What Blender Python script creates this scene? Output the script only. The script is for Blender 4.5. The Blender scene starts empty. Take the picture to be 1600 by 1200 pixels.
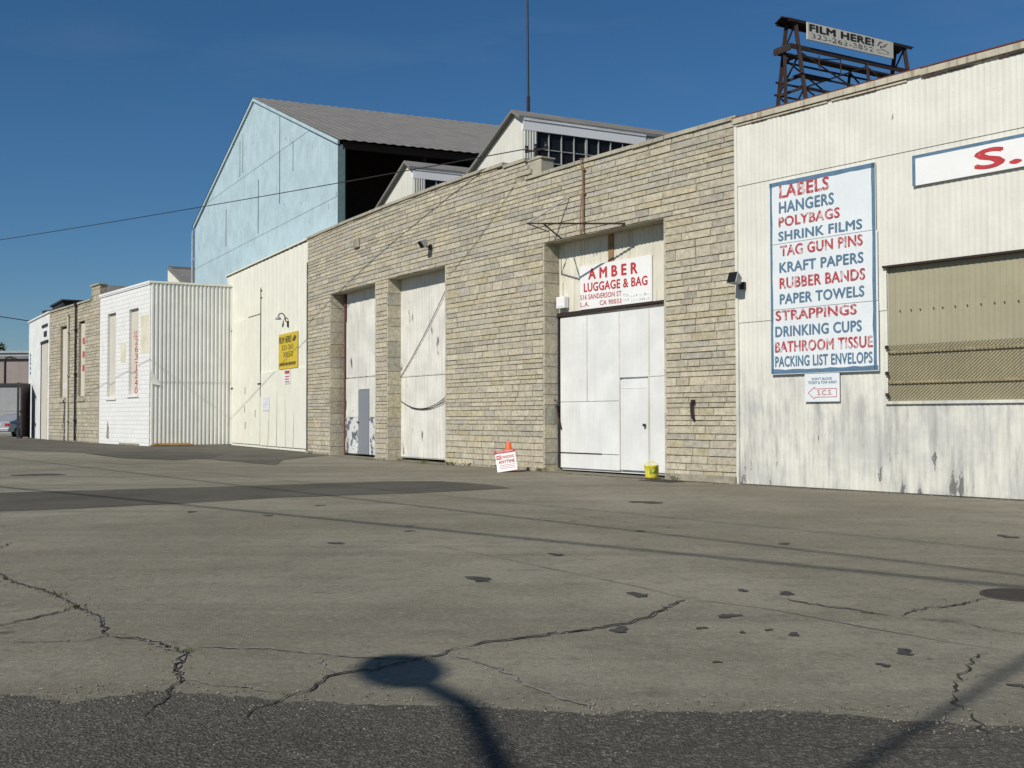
import bpy, bmesh, math, random
from mathutils import Vector, Matrix

# ------------------------------------------------------------------ camera, sky, sun, exposure
sc = bpy.context.scene
PITCH, ROLL, EYE, FPX = 1.72, 0.1, 1.3, 1750.0      # degrees, degrees, metres, focal length in 1600-wide pixels
cam_d = bpy.data.cameras.new("camera"); cam = bpy.data.objects.new("camera", cam_d)
sc.collection.objects.link(cam); sc.camera = cam
cam_d.sensor_width = 36.0; cam_d.lens = FPX / 1600 * 36.0
cam_d.clip_start = 0.1; cam_d.clip_end = 3000
cam.location = (0, 0, EYE)
cam.matrix_world = (Matrix.Translation((0, 0, EYE)) @ Matrix.Rotation(math.radians(90 + PITCH), 4, 'X')
                    @ Matrix.Rotation(math.radians(-ROLL), 4, 'Z'))

SUN_EL = math.radians(38.0); SUN_AZ = math.radians(38.5)          # the sun stands behind the photographer, to the left
to_sun = Vector((-math.sin(SUN_AZ) * math.cos(SUN_EL), -math.cos(SUN_AZ) * math.cos(SUN_EL), math.sin(SUN_EL))).normalized()
sd = bpy.data.lights.new("sun", 'SUN'); sd.energy = 4.0; sd.angle = math.radians(0.53); sd.color = (1.0, 0.95, 0.86)
so = bpy.data.objects.new("sun", sd); sc.collection.objects.link(so)
so.rotation_euler = to_sun.to_track_quat('Z', 'Y').to_euler(); so.location = (0, 0, 60)

w = bpy.data.worlds.new("World"); sc.world = w; w.use_nodes = True
nt = w.node_tree; nt.nodes.clear()
wo = nt.nodes.new('ShaderNodeOutputWorld'); bg = nt.nodes.new('ShaderNodeBackground')
sky = nt.nodes.new('ShaderNodeTexSky'); sky.sky_type = 'NISHITA'; sky.sun_disc = False
sky.sun_elevation = SUN_EL; sky.sun_rotation = math.pi + SUN_AZ
sky.altitude = 0; sky.air_density = 1.0; sky.dust_density = 0.2; sky.ozone_density = 8.0
hs_ = nt.nodes.new('ShaderNodeHueSaturation'); hs_.inputs['Saturation'].default_value = 1.12; hs_.inputs['Hue'].default_value = 0.497; hs_.inputs['Value'].default_value = .86
nt.links.new(sky.outputs[0], hs_.inputs['Color'])
# thin high cirrus
wt = nt.nodes.new('ShaderNodeTexCoord'); wm = nt.nodes.new('ShaderNodeMapping'); wm.inputs['Scale'].default_value = (3, 3, 16); wm.inputs['Rotation'].default_value = (0.12, 0.2, 0.3)
wn = nt.nodes.new('ShaderNodeTexNoise'); wn.inputs['Scale'].default_value = 1.6; wn.inputs['Detail'].default_value = 7
wr = nt.nodes.new('ShaderNodeMapRange'); wr.inputs[1].default_value = .56; wr.inputs[2].default_value = .80; wr.inputs[4].default_value = .03
wx = nt.nodes.new('ShaderNodeMix'); wx.data_type = 'RGBA'; wx.inputs[7].default_value = (9, 10, 11, 1)
nt.links.new(wt.outputs['Generated'], wm.inputs[0]); nt.links.new(wm.outputs[0], wn.inputs['Vector']); nt.links.new(wn.outputs['Fac'], wr.inputs[0])
nt.links.new(wr.outputs[0], wx.inputs[0]); nt.links.new(hs_.outputs[0], wx.inputs[6])
nt.links.new(wx.outputs[2], bg.inputs[0]); bg.inputs[1].default_value = 0.07
nt.links.new(bg.outputs[0], wo.inputs[0])
sc.view_settings.view_transform = 'Standard'; sc.view_settings.look = 'None'
sc.view_settings.exposure = 0.12; sc.view_settings.gamma = 1.0; sc.view_settings.use_curve_mapping = False

# ------------------------------------------------------------------ helpers
rnd = random.Random(7)
COL = sc.collection

def gz(y):                                       # the lot rises very gently away from the street
    return 0.0025 * min(max(y - 22.0, 0.0), 60.0)

_p, _r = math.radians(PITCH), math.radians(ROLL)
_f = Vector((0, math.cos(_p), math.sin(_p))); _u0 = Vector((0, -math.sin(_p), math.cos(_p))); _x0 = Vector((1, 0, 0))
_x = _x0 * math.cos(_r) - _u0 * math.sin(_r); _u = _u0 * math.cos(_r) + _x0 * math.sin(_r)
def spot(px, py):                                # where on the ground a mark seen in the photo lies
    d = _x * ((px - 800) / FPX) + _u * ((600 - py) / FPX) + _f
    z = 0.0
    for _ in range(6):
        t = (z - EYE) / d.z; z = gz(d.y * t)
    return Vector((d.x * t, d.y * t, z))

class Fr:
    """Wall frame: x runs along the wall to the right seen from outside, y goes into the building, z up."""
    def __init__(s, P0, th):
        t = math.radians(th); s.o = Vector((P0[0], P0[1], 0)); s.u = Vector((math.sin(t), -math.cos(t), 0)); s.v = Vector((math.cos(t), math.sin(t), 0)); s.th = th
    def __call__(s, x, y=0, z=0): return s.o + s.u * x + s.v * y + Vector((0, 0, z))
IDF = Fr((0, 0), 90)                              # the world itself

class MB:
    def __init__(s, fr=IDF): s.v = []; s.f = []; s.c = []; s.fr = fr; s.cur = None
    def add(s, vs, fs, raw=False):
        n = len(s.v); s.v += [Vector(p) if raw else s.fr(*p) for p in vs]
        for f in fs: s.f.append([n + i for i in f]); s.c.append(s.cur)
    def box(s, x0, x1, y0, y1, z0, z1, ch=0.0):
        if ch <= 0:
            s.add([(x0,y0,z0),(x1,y0,z0),(x1,y1,z0),(x0,y1,z0),(x0,y0,z1),(x1,y0,z1),(x1,y1,z1),(x0,y1,z1)],
                  [(0,3,2,1),(4,5,6,7),(0,1,5,4),(1,2,6,5),(2,3,7,6),(3,0,4,7)])
        else:
            c = ch; b = bmesh.new(); bmesh.ops.create_cube(b, size=1)
            for q in b.verts: q.co = Vector(((x0+x1)/2 + q.co.x*(x1-x0), (y0+y1)/2 + q.co.y*(y1-y0), (z0+z1)/2 + q.co.z*(z1-z0)))
            bmesh.ops.bevel(b, geom=b.edges[:], offset=c, segments=2, affect='EDGES', profile=0.5)
            s.bm(b)
    def bm(s, b):
        b.verts.ensure_lookup_table()
        for i, q in enumerate(b.verts): q.index = i
        s.add([tuple(q.co) for q in b.verts], [[q.index for q in f.verts] for f in b.faces]); b.free()
    def quad(s, a, b, c, d): s.add([a, b, c, d], [(0, 1, 2, 3)])
    def poly(s, pts): s.add(pts, [tuple(range(len(pts)))])
    def prism(s, pts, y0, y1):                   # outline in x,z pushed through y
        n = len(pts)
        s.add([(p[0], y0, p[1]) for p in pts] + [(p[0], y1, p[1]) for p in pts],
              [tuple(range(n)), tuple(range(2*n-1, n-1, -1))] + [(i, i+n, (i+1) % n + n, (i+1) % n) for i in range(n)])
    def tube(s, pts, r, n=8, caps=True):
        P = [s.fr(*p) for p in pts]; rings = []
        rs = r if isinstance(r, (list, tuple)) else [r]*len(P)
        for i, p in enumerate(P):
            d = (P[min(i+1, len(P)-1)] - P[max(i-1, 0)]).normalized()
            a = d.cross(Vector((0, 0, 1)) if abs(d.z) < .9 else Vector((1, 0, 0))).normalized(); b = d.cross(a)
            rings.append([p + (a*math.cos(2*math.pi*k/n) + b*math.sin(2*math.pi*k/n))*rs[i] for k in range(n)])
        vs = [q for g in rings for q in g]; fs = []
        for i in range(len(P)-1):
            for k in range(n): fs.append((i*n+k, i*n+(k+1) % n, (i+1)*n+(k+1) % n, (i+1)*n+k))
        if caps: fs += [tuple(range(n-1, -1, -1)), tuple((len(P)-1)*n+k for k in range(n))]
        s.add(vs, fs, raw=True)
    def bar(s, p, q, wx, wz=None):               # square bar between two points
        P, Q = s.fr(*p), s.fr(*q); d = (Q-P).normalized(); wz = wz or wx
        a = d.cross(Vector((0, 0, 1)) if abs(d.z) < .95 else Vector((1, 0, 0))).normalized(); b = d.cross(a)
        vs = [e + a*i*wx/2 + b*j*wz/2 for e in (P, Q) for i, j in ((-1,-1),(1,-1),(1,1),(-1,1))]
        s.add(vs, [(3,2,1,0),(4,5,6,7),(0,1,5,4),(1,2,6,5),(2,3,7,6),(3,0,4,7)], raw=True)
    def lathe(s, prof, cx, cy, n=24, wob=None):
        vs = []; m = len(prof)
        for k in range(n):
            a = 2*math.pi*k/n
            for j, (r, z) in enumerate(prof):
                rr = r*(1 + (wob(a, z) if wob else 0)); vs.append((cx+rr*math.cos(a), cy+rr*math.sin(a), z))
        fs = [(k*m+j, ((k+1) % n)*m+j, ((k+1) % n)*m+j+1, k*m+j+1) for k in range(n) for j in range(m-1)]
        s.add(vs, fs)
    def corr(s, x0, x1, z0, ztop, period, depth, y=0.0, sharp=.1):
        """ribbed sheet metal; ztop is a number or a function of x"""
        f = ztop if callable(ztop) else (lambda x: ztop)
        xs = []; x = x0; n = max(1, round((x1-x0)/period)); p = (x1-x0)/n
        for i in range(n):
            for a, d in ((0, 0), (.5-sharp, 0), (.5, -depth), (1-sharp, -depth)): xs.append((x0+(i+a)*p, y+d))
        xs.append((x1, y))
        vs = []
        for x, yy in xs: vs += [(x, yy, z0), (x, yy, f(x))]
        s.add(vs, [(2*i, 2*i+2, 2*i+3, 2*i+1) for i in range(len(xs)-1)])
    def mesh(s, name, off):
        me = bpy.data.meshes.new(name); me.from_pydata([tuple(p-off) for p in s.v], [], s.f)
        if any(c is not None for c in s.c):
            at = me.color_attributes.new("tint", 'FLOAT_COLOR', 'CORNER'); i = 0
            for f, c in zip(s.f, s.c):
                for _ in f: at.data[i].color = (*(c or (.4, .38, .3)), 1); i += 1
        me.update(); return me

def thing(name, label, cat, loc, group=None):
    o = bpy.data.objects.new(name, None); COL.objects.link(o); o.location = loc; o.empty_display_size = .2
    o["label"] = label; o["category"] = cat
    if group: o["group"] = group
    return o
def root_of(o):
    while o.parent: o = o.parent
    return o
def part(name, mb, m, parent, label=None, smooth=False):
    me = mb.mesh(name, Vector(root_of(parent).location)); me.materials.append(m)
    if smooth:
        for p in me.polygons: p.use_smooth = True
    o = bpy.data.objects.new(name, me); COL.objects.link(o); o.parent = parent
    if label: o["label"] = label
    return o
def single(name, label, cat, mb, m, loc, group=None, smooth=False):
    me = mb.mesh(name, Vector(loc)); me.materials.append(m)
    if smooth:
        for p in me.polygons: p.use_smooth = True
    o = bpy.data.objects.new(name, me); COL.objects.link(o); o.location = loc
    o["label"] = label; o["category"] = cat
    if group: o["group"] = group
    return o
def struct(name, mb, m, kind='structure'):
    me = mb.mesh(name, Vector((0, 0, 0))); me.materials.append(m)
    o = bpy.data.objects.new(name, me); COL.objects.link(o); o["kind"] = kind
    return o

def glyphs(mb, text, x0, x1, z0, z1, y, bold=.03, th=.004, shear=0.0, rise=0.0):
    """flat cut letters fitted into a box on the frame's x,z plane, standing th proud of y; rise tilts the line"""
    cu = bpy.data.curves.new("lettering", 'FONT'); cu.body = text; cu.resolution_u = 3; cu.space_character = 1.06
    ob = bpy.data.objects.new("lettering", cu); COL.objects.link(ob)
    dg = bpy.context.evaluated_depsgraph_get(); me = bpy.data.meshes.new_from_object(ob.evaluated_get(dg))
    V = [v.co.copy() for v in me.vertices]; F = [list(p.vertices) for p in me.polygons]
    bpy.data.objects.remove(ob); bpy.data.curves.remove(cu); bpy.data.meshes.remove(me)
    if not V: return
    ax, bx = min(v.x for v in V), max(v.x for v in V); ay, by = min(v.y for v in V), max(v.y for v in V)
    def P(v, yy):
        t = (v.x-ax)/max(bx-ax, 1e-6); q = (v.y-ay)/max(by-ay, 1e-6)
        return (x0+t*(x1-x0)+shear*q*(z1-z0), yy, z0+q*(z1-z0)+rise*t)
    ed = {}
    for f in F:
        for p, q in zip(f, f[1:]+f[:1]): ed[(p, q)] = 1
    rim = [(p, q) for (p, q) in ed if (q, p) not in ed]
    offs = [(0, 0)] if bold <= 0 else [(0, 0), (bold, 0), (-bold, 0), (0, bold*.8), (0, -bold*.8)]
    sx_ = (x1-x0)/max(bx-ax, 1e-6); sz_ = (z1-z0)/max(by-ay, 1e-6)
    for k, (ox, oz) in enumerate(offs):           # a brush goes over each letter a few times; every pass lies a hair above the last
        yy = y-th-k*.0004; Q_ = [P(v, yy) for v in V]; Q_ = [(p[0]+ox*sx_, p[1], p[2]+oz*sz_) for p in Q_]
        mb.add(Q_, F)
        for i, j in rim: p, q = Q_[i], Q_[j]; mb.quad(p, q, (q[0], y, q[2]), (p[0], y, p[2]))

# ------------------------------------------------------------------ materials
class NT:
    def __init__(s, name):
        s.m = bpy.data.materials.new(name); s.m.use_nodes = True; s.t = s.m.node_tree; s.t.nodes.clear()
        s.out = s.t.nodes.new('ShaderNodeOutputMaterial'); s.b = s.t.nodes.new('ShaderNodeBsdfPrincipled')
        s.t.links.new(s.b.outputs[0], s.out.inputs[0]); s.tc = s.t.nodes.new('ShaderNodeTexCoord')
    def L(s, a, b): s.t.links.new(a, b)
    def co(s, scale=(1, 1, 1), rot=(0, 0, 0), loc=(0, 0, 0)):
        n = s.t.nodes.new('ShaderNodeMapping'); n.inputs['Scale'].default_value = scale; n.inputs['Rotation'].default_value = rot
        n.inputs['Location'].default_value = loc; s.L(s.tc.outputs['Object'], n.inputs[0]); return n.outputs[0]
    def noise(s, vec, scale=5, detail=6, rough=.6, dist=0):
        n = s.t.nodes.new('ShaderNodeTexNoise'); n.inputs['Scale'].default_value = scale; n.inputs['Detail'].default_value = detail
        n.inputs['Roughness'].default_value = rough; n.inputs['Distortion'].default_value = dist; s.L(vec, n.inputs['Vector']); return n.outputs['Fac']
    def vor(s, vec, scale=5, feat='F1'):
        n = s.t.nodes.new('ShaderNodeTexVoronoi'); n.feature = feat; n.inputs['Scale'].default_value = scale; s.L(vec, n.inputs['Vector']); return n
    def rng(s, v, a, b, c=0.0, d=1.0, smooth=True):
        n = s.t.nodes.new('ShaderNodeMapRange'); n.interpolation_type = 'SMOOTHSTEP' if smooth else 'LINEAR'
        for i, q in zip((1, 2, 3, 4), (a, b, c, d)): n.inputs[i].default_value = q
        s.L(v, n.inputs[0]); return n.outputs[0]
    def math(s, op, a, b):
        n = s.t.nodes.new('ShaderNodeMath'); n.operation = op
        for i, q in enumerate((a, b)):
            if isinstance(q, (int, float)): n.inputs[i].default_value = q
            else: s.L(q, n.inputs[i])
        return n.outputs[0]
    def mix(s, f, a, b, mode='MIX'):
        n = s.t.nodes.new('ShaderNodeMix'); n.data_type = 'RGBA'; n.blend_type = mode
        for i, q in ((0, f), (6, a), (7, b)):
            if isinstance(q, (int, float)): n.inputs[i].default_value = q
            elif isinstance(q, tuple): n.inputs[i].default_value = (*q, 1)
            else: s.L(q, n.inputs[i])
        return n.outputs[2]
    def sep(s, vec):
        n = s.t.nodes.new('ShaderNodeSeparateXYZ'); s.L(vec, n.inputs[0]); return n.outputs
    def bump(s, h, strength=.3, dist=.01):
        n = s.t.nodes.new('ShaderNodeBump'); n.inputs['Strength'].default_value = strength; n.inputs['Distance'].default_value = dist
        s.L(h, n.inputs['Height']); s.L(n.outputs[0], s.b.inputs['Normal'])
    def fin(s, col, rough=.8, metal=0, spec=.3):
        if isinstance(col, tuple): s.b.inputs['Base Color'].default_value = (*col, 1)
        else: s.L(col, s.b.inputs['Base Color'])
        if isinstance(rough, (int, float)): s.b.inputs['Roughness'].default_value = rough
        else: s.L(rough, s.b.inputs['Roughness'])
        s.b.inputs['Metallic'].default_value = metal; s.b.inputs['Specular IOR Level'].default_value = spec
        return s.m

def mul(c, k): return tuple(min(1, q*k) for q in c)
def paint(name, base, var=.10, streak=0, streak_col=None, peel=0, peel_col=(.18, .15, .12), peel_scale=3.0, peel_stretch=.35,
          zone=None, rough=.65, bump=.12, fine=.05, spec=.3, low=0):
    """weathered paint: blotches, vertical run marks, flaked spots, and a worn band between two heights"""
    n = NT(name); c = n.mix(n.rng(n.noise(n.co(), 1.3, 7), .3, .7), mul(base, 1-var), mul(base, 1+var*.6))
    c = n.mix(n.rng(n.noise(n.co(), 38, 4), .35, .65, 0, fine*2), c, mul(base, .7))
    if streak:
        s = n.rng(n.noise(n.co((5, 5, .22)), 2.2, 6), .48, .72, 0, streak); c = n.mix(s, c, streak_col or mul(base, .62))
    if zone:
        z0, z1, amt, zc = zone; z = n.sep(n.tc.outputs['Object'])[2]
        zn = n.math('ADD', z, n.rng(n.noise(n.co((1, 1, .4)), 1.6, 5), .2, .8, -.7, .7))
        wide = n.rng(n.noise(n.co((.8, .8, 1.1), (0, 0, 0), (3, 1, 5)), 1.0, 7, .62), .44, .66, 0, .75); c = n.mix(n.math('MULTIPLY', n.rng(zn, z1+.3, z0, 0, 1), wide), c, mul(zc, 1.3))
        k = n.math('MULTIPLY', n.rng(zn, z1, z0, 0, 1), n.rng(n.noise(n.co((3.0, 3.0, .55)), 1.5, 9, .68), .40, .70, .04, amt)); c = n.mix(k, c, zc)
    if peel:
        v = n.noise(n.co((1, 1, peel_stretch)), peel_scale, 9, .68)
        if low: v = n.math('ADD', v, n.rng(n.sep(n.tc.outputs['Object'])[2], low, .0, 0, .10))
        k = n.rng(v, .72-peel*.2, .735-peel*.2); c = n.mix(k, c, peel_col)
    n.bump(n.noise(n.co((1, 1, .5)), 14, 6), bump, .02)
    return n.fin(c, rough, 0, spec)
def plain(name, col, rough=.6, metal=0, var=.15, scale=6, spec=.3):
    n = NT(name); c = n.mix(n.rng(n.noise(n.co(), scale, 6), .3, .7), mul(col, 1-var), mul(col, 1+var)); return n.fin(c, rough, metal, spec)
def rusty(name, col=(.034, .023, .021), rust=(.085, .036, .022), k=.5):
    n = NT(name); c = n.mix(n.rng(n.noise(n.co(), 3.2, 8, .7), .45, .7, 0, k), col, rust); n.bump(n.noise(n.co(), 30, 4), .2, .01); return n.fin(c, .8)
def lettering(name, col, under, fade):
    """hand painted letters worn through to the board beneath"""
    n = NT(name); k = n.rng(n.noise(n.co((1.6, 1.6, 1)), 5.5, 8, .7), .66-fade*.32, .74-fade*.30, 0, min(1, fade+.15))
    c = n.mix(n.rng(n.noise(n.co(), 9, 5), .3, .7), mul(col, .88), mul(col, 1.12)); return n.fin(n.mix(k, c, under), .6)

M = {}
def stone_mat(name, gain=1.0):
    n = NT(name); a = n.t.nodes.new('ShaderNodeAttribute'); a.attribute_name = 'tint'
    c = n.mix(n.rng(n.noise(n.co(), 9, 8, .7), .28, .72), (.70*gain, .69*gain, .67*gain), (1.12*gain, 1.12*gain, 1.12*gain)); c = n.mix(1.0, a.outputs[0], c, 'MULTIPLY')
    c = n.mix(n.rng(n.noise(n.co((3, 3, .5)), 1.1, 6), .55, .8, 0, .45), c, (.16, .15, .13))
    h = n.math('ADD', n.noise(n.co(), 16, 8, .7), n.math('MULTIPLY', n.noise(n.co(), 60, 4), .4)); n.bump(h, .75, .03)
    return n.fin(c, .92, 0, .15)
M['stone'] = stone_mat('ashlar_stone'); M['mortar'] = plain('mortar', (.27, .24, .18), .95, var=.25)
M['coping'] = paint('coping_concrete', (.40, .37, .29), .2, .5, (.17, .15, .12), .35, (.2, .18, .15), 4, 1, rough=.9)
M['concrete'] = plain('plinth_concrete', (.30, .27, .21), .95, var=.25)
M['white'] = paint('white_sheet_paint', (.69, .68, .605), .07, .36, (.52, .50, .42), .16, (.17, .17, .165), 4.5, .3, zone=(1.5, 2.4, 1.0, (.37, .37, .355)), rough=.55, low=1.4)
M['white_door'] = paint('white_door_paint', (.72, .73, .715), .09, .28, (.55, .54, .47), .16, (.25, .24, .2), 2.4, .5, rough=.5)
M['old_white'] = paint('old_white_paint', (.68, .67, .61), .14, .55, (.42, .40, .34), .42, (.17, .16, .14), 2.6, .35, rough=.7)
M['lintel_beige'] = paint('beige_transom_paint', (.66, .64, .54), .12, .6, (.42, .37, .26), .1, (.25, .2, .13), 3, .3, rough=.7)
M['cream'] = paint('cream_paint', (.76, .75, .64), .05, .12, (.6, .59, .49), .08, (.3, .28, .22), 2.4, .3, rough=.6)
M['box_side'] = paint('box_side_paint', (.72, .72, .675), .06, .3, (.5, .5, .44), .1, (.3, .3, .28), 2, .3, rough=.55)
M['grey_door'] = paint('grey_door_paint', (.22, .235, .26), .05, .1, (.14, .15, .17), 0, rough=.5)
M['flaked'] = paint('flaked_white_paint', (.62, .63, .62), .1, .3, (.3, .3, .3), .98, (.13, .14, .155), 2.6, .8, rough=.7)
M['blue'] = paint('pale_blue_paint', (.42, .548, .598), .11, .30, (.34, .46, .505), .44, (.28, .31, .31), 4.2, .5, rough=.7)
M['roof'] = paint('weathered_roof', (.20, .192, .178), .14, .3, (.14, .13, .12), .08, (.1, .085, .075), 3, 1, rough=.8)
M['dark_roof'] = plain('tar_roof', (.06, .058, .055), .95)
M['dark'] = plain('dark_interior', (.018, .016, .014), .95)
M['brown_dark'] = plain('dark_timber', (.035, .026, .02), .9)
M['teal_post'] = plain('teal_post_paint', (.06, .10, .11), .7)
M['rust'] = rusty('rusted_steel'); M['rust_red'] = rusty('red_rusted_steel', (.11, .04, .03), (.2, .075, .04), .6)
M['rust_stain'] = rusty('rust_stain', (.27, .17, .09), (.16, .075, .03), .9)
M['steel'] = plain('galvanised_steel', (.32, .33, .34), .45, .6); M['dark_steel'] = plain('dark_steel', (.045, .045, .047), .5, .5)
M['grey_metal'] = plain('grey_painted_metal', (.35, .36, .36), .6)
M['board'] = paint('sign_board', (.70, .74, .76), .05, .14, (.56, .58, .58), .05, (.4, .4, .38), 5, .4, rough=.45)
M['board_white'] = paint('white_sign_board', (.80, .80, .79), .04, .08, (.62, .6, .55), 0, rough=.4)
M['blue_ink'] = lettering('blue_sign_paint', (.10, .18, .265), (.70, .74, .76), .10)
M['red_ink'] = lettering('faded_red_sign_paint', (.40, .062, .07), (.70, .72, .73), .5)
M['red_strong'] = lettering('red_sign_paint', (.46, .045, .05), (.8, .8, .79), .10)
M['red_mid'] = lettering('worn_red_sign_paint', (.45, .07, .08), (.8, .8, .79), .30)
M['ghost_ink'] = lettering('washed_out_sign_paint', (.36, .35, .36), (.8, .8, .79), .75)
M['yellow'] = paint('yellow_sign_board', (.62, .45, .035), .06, .1, (.45, .3, .05), 0, rough=.5)
M['black_ink'] = lettering('black_sign_paint', (.03, .03, .028), (.7, .68, .6), .12)
M['black_thin'] = lettering('worn_black_sign_paint', (.05, .05, .05), (.74, .72, .64), .55)
M['dark_ink'] = lettering('dark_on_yellow_paint', (.09, .08, .025), (.62, .45, .035), .18)
M['bill_board'] = paint('billboard_face', (.66, .63, .54), .08, .2, (.45, .42, .34), .1, (.3, .27, .2), 3, .5)
M['tan_fibre'] = paint('tan_fibreglass', (.34, .315, .215), .08, .35, (.27, .255, .19), .06, (.2, .17, .1), 4, .3, rough=.6)
M['tan_mesh'] = plain('rusted_tan_mesh', (.30, .245, .135), .7, .1, var=.3)
M['glass'] = plain('dark_glass', (.012, .012, .012), .38, 0, spec=.25)
M['window_board'] = paint('tan_window_board', (.58, .55, .47), .05, .1, (.45, .42, .36), 0, rough=.7)
M['cone'] = plain('orange_plastic', (.85, .13, .03), .45, var=.06); M['bucket'] = plain('yellow_plastic', (.72, .62, .06), .5, var=.1)
M['green'] = plain('green_print', (.10, .22, .05), .6); M['wood'] = plain('raw_timber', (.38, .24, .10), .85, var=.25)
M['wire'] = plain('black_cable', (.02, .02, .021), .6); M['pole'] = plain('pole_timber', (.12, .085, .06), .9, var=.3)

def brick_paint():
    n = NT('white_painted_brick'); b = n.t.nodes.new('ShaderNodeTexBrick')
    # lay the courses along the wall whatever way it faces: use distance along the wall and height
    s = n.sep(n.tc.outputs['Object']); a = n.math('SUBTRACT', n.math('MULTIPLY', s[0], .602), n.math('MULTIPLY', s[1], .799))
    c = n.t.nodes.new('ShaderNodeCombineXYZ'); n.L(a, c.inputs[0]); n.L(s[2], c.inputs[1]); n.L(c.outputs[0], b.inputs['Vector'])
    b.inputs['Scale'].default_value = 1.0; b.inputs['Brick Width'].default_value = .42; b.inputs['Row Height'].default_value = .2
    b.inputs['Mortar Size'].default_value = .014; b.inputs['Mortar Smooth'].default_value = .3
    b.inputs['Color1'].default_value = (.76, .76, .74, 1); b.inputs['Color2'].default_value = (.72, .72, .70, 1); b.inputs['Mortar'].default_value = (.58, .58, .56, 1)
    col = n.mix(n.rng(n.noise(n.co((1, 1, .4)), 2, 7), .55, .75, 0, .35), b.outputs[0], (.5, .5, .48))
    h = n.math('MULTIPLY', b.outputs['Fac'], -1.0); n.bump(h, .5, .02); return n.fin(col, .75)
M['brick_white'] = brick_paint()

def lot_mat():
    n = NT('lot_concrete'); R = (0, 0, math.radians(-54))
    big = n.noise(n.co(), .16, 5, .55); mid = n.noise(n.co(), .9, 7, .65); m2 = n.noise(n.co(loc=(3, 9, 0)), 3.4, 8, .72); m3 = n.noise(n.co(loc=(8, 1, 0)), 11, 6, .75); fin = n.noise(n.co(), 26, 6, .78)
    trk = n.noise(n.co((.035, .55, 1), R), 1.0, 5, .6); trk2 = n.noise(n.co((.06, 1.6, 1), R, (7, 3, 0)), 1.0, 6, .65); trk3 = n.noise(n.co((.10, 3.2, 1), (0, 0, math.radians(-20)), (2, 8, 0)), 1.0, 7, .7)
    c = n.mix(n.rng(big, .35, .65), (0.203, 0.187, 0.140), (0.292, 0.271, 0.211))
    c = n.mix(n.rng(mid, .40, .68, 0, .55), c, (0.160, 0.148, 0.113))
    c = n.mix(n.rng(trk, .48, .66, 0, .55), c, (0.142, 0.133, 0.102)); c = n.mix(n.rng(trk2, .54, .72, 0, .4), c, (0.346, 0.325, 0.259)); c = n.mix(n.rng(trk3, .52, .70, 0, .35), c, (0.136, 0.127, 0.099))
    c = n.mix(n.rng(m2, .50, .68, 0, .5), c, (0.133, 0.123, 0.096)); c = n.mix(n.rng(m3, .53, .68, 0, .45), c, (0.353, 0.329, 0.259))
    c = n.mix(n.rng(m3, .47, .33, 0, .5), c, (0.120, 0.110, 0.086)); c = n.mix(n.rng(fin, .54, .66, 0, .5), c, (0.102, 0.093, 0.073)); c = n.mix(n.rng(fin, .46, .36, 0, .45), c, (0.393, 0.368, 0.293))
    sp = n.noise(n.co(), 90, 3, .7); c = n.mix(n.rng(sp, .54, .66, 0, .6), c, (0.081, 0.075, 0.058))
    v = n.vor(n.co(), 1.1); drop = n.rng(n.math('ADD', v.outputs['Distance'], n.rng(m3, .3, .7, -.05, .05)), .12, .03, 0, .7); keep = n.rng(n.noise(n.co(), .5, 3), .50, .58)
    c = n.mix(n.math('MULTIPLY', drop, keep), c, (0.068, 0.063, 0.050))
    v2 = n.vor(n.co(loc=(4, 4, 0)), 3.0); d2 = n.rng(v2.outputs['Distance'], .085, .03, 0, .75); k2 = n.rng(n.noise(n.co(), .9, 3), .54, .60)
    c = n.mix(n.math('MULTIPLY', d2, k2), c, (0.061, 0.057, 0.048))
    rs = n.noise(n.co(), .33, 6, .6); c = n.mix(n.rng(rs, .6, .78, 0, .35), c, (0.231, 0.169, 0.118))
    n.bump(n.math('ADD', n.math('ADD', fin, n.math('MULTIPLY', m3, .8)), n.math('MULTIPLY', sp, .6)), .6, .015); return n.fin(c, .93, 0, .12)
M['lot'] = lot_mat()
def asphalt_mat(name, base, light, spk=.5):
    n = NT(name); big = n.noise(n.co(), .5, 6, .6); c = n.mix(n.rng(big, .3, .7), mul(base, .8), mul(base, 1.22))
    v = n.vor(n.co(), 66); g = n.sep(v.outputs['Color'])[0]; c = n.mix(n.rng(g, .55, 1.0, 0, spk), c, light)
    c = n.mix(n.rng(n.noise(n.co(), 34, 5, .8), .5, .72, 0, .75), c, mul(base, .35))
    n.bump(n.math('ADD', v.outputs['Distance'], n.noise(n.co(), 50, 5)), .8, .012); return n.fin(c, .93, 0, .15)
M['asphalt'] = asphalt_mat('road_asphalt', (.078, .072, .060), (.235, .22, .185), .5)
M['patch'] = asphalt_mat('dark_patch_ground', (.105, .098, .08), (.115, .112, .10), .35)
M['apron'] = asphalt_mat('dark_apron_ground', (.125, .117, .096), (.14, .135, .12), .35)
M['crack'] = plain('crack_void', (.04, .036, .03), 1.0, var=.3); M['crack_edge'] = plain('crumbled_crack_edge', (.19, .18, .157), .95, var=.3, scale=25)
M['dirt'] = plain('drifted_dirt', (.085, .075, .056), .98, var=.35, scale=14); M['tar'] = plain('tar_spot', (.052, .049, .044), .8, var=.3); M['iron'] = rusty('cast_iron', (.05, .045, .04), (.09, .055, .035), .5)

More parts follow.
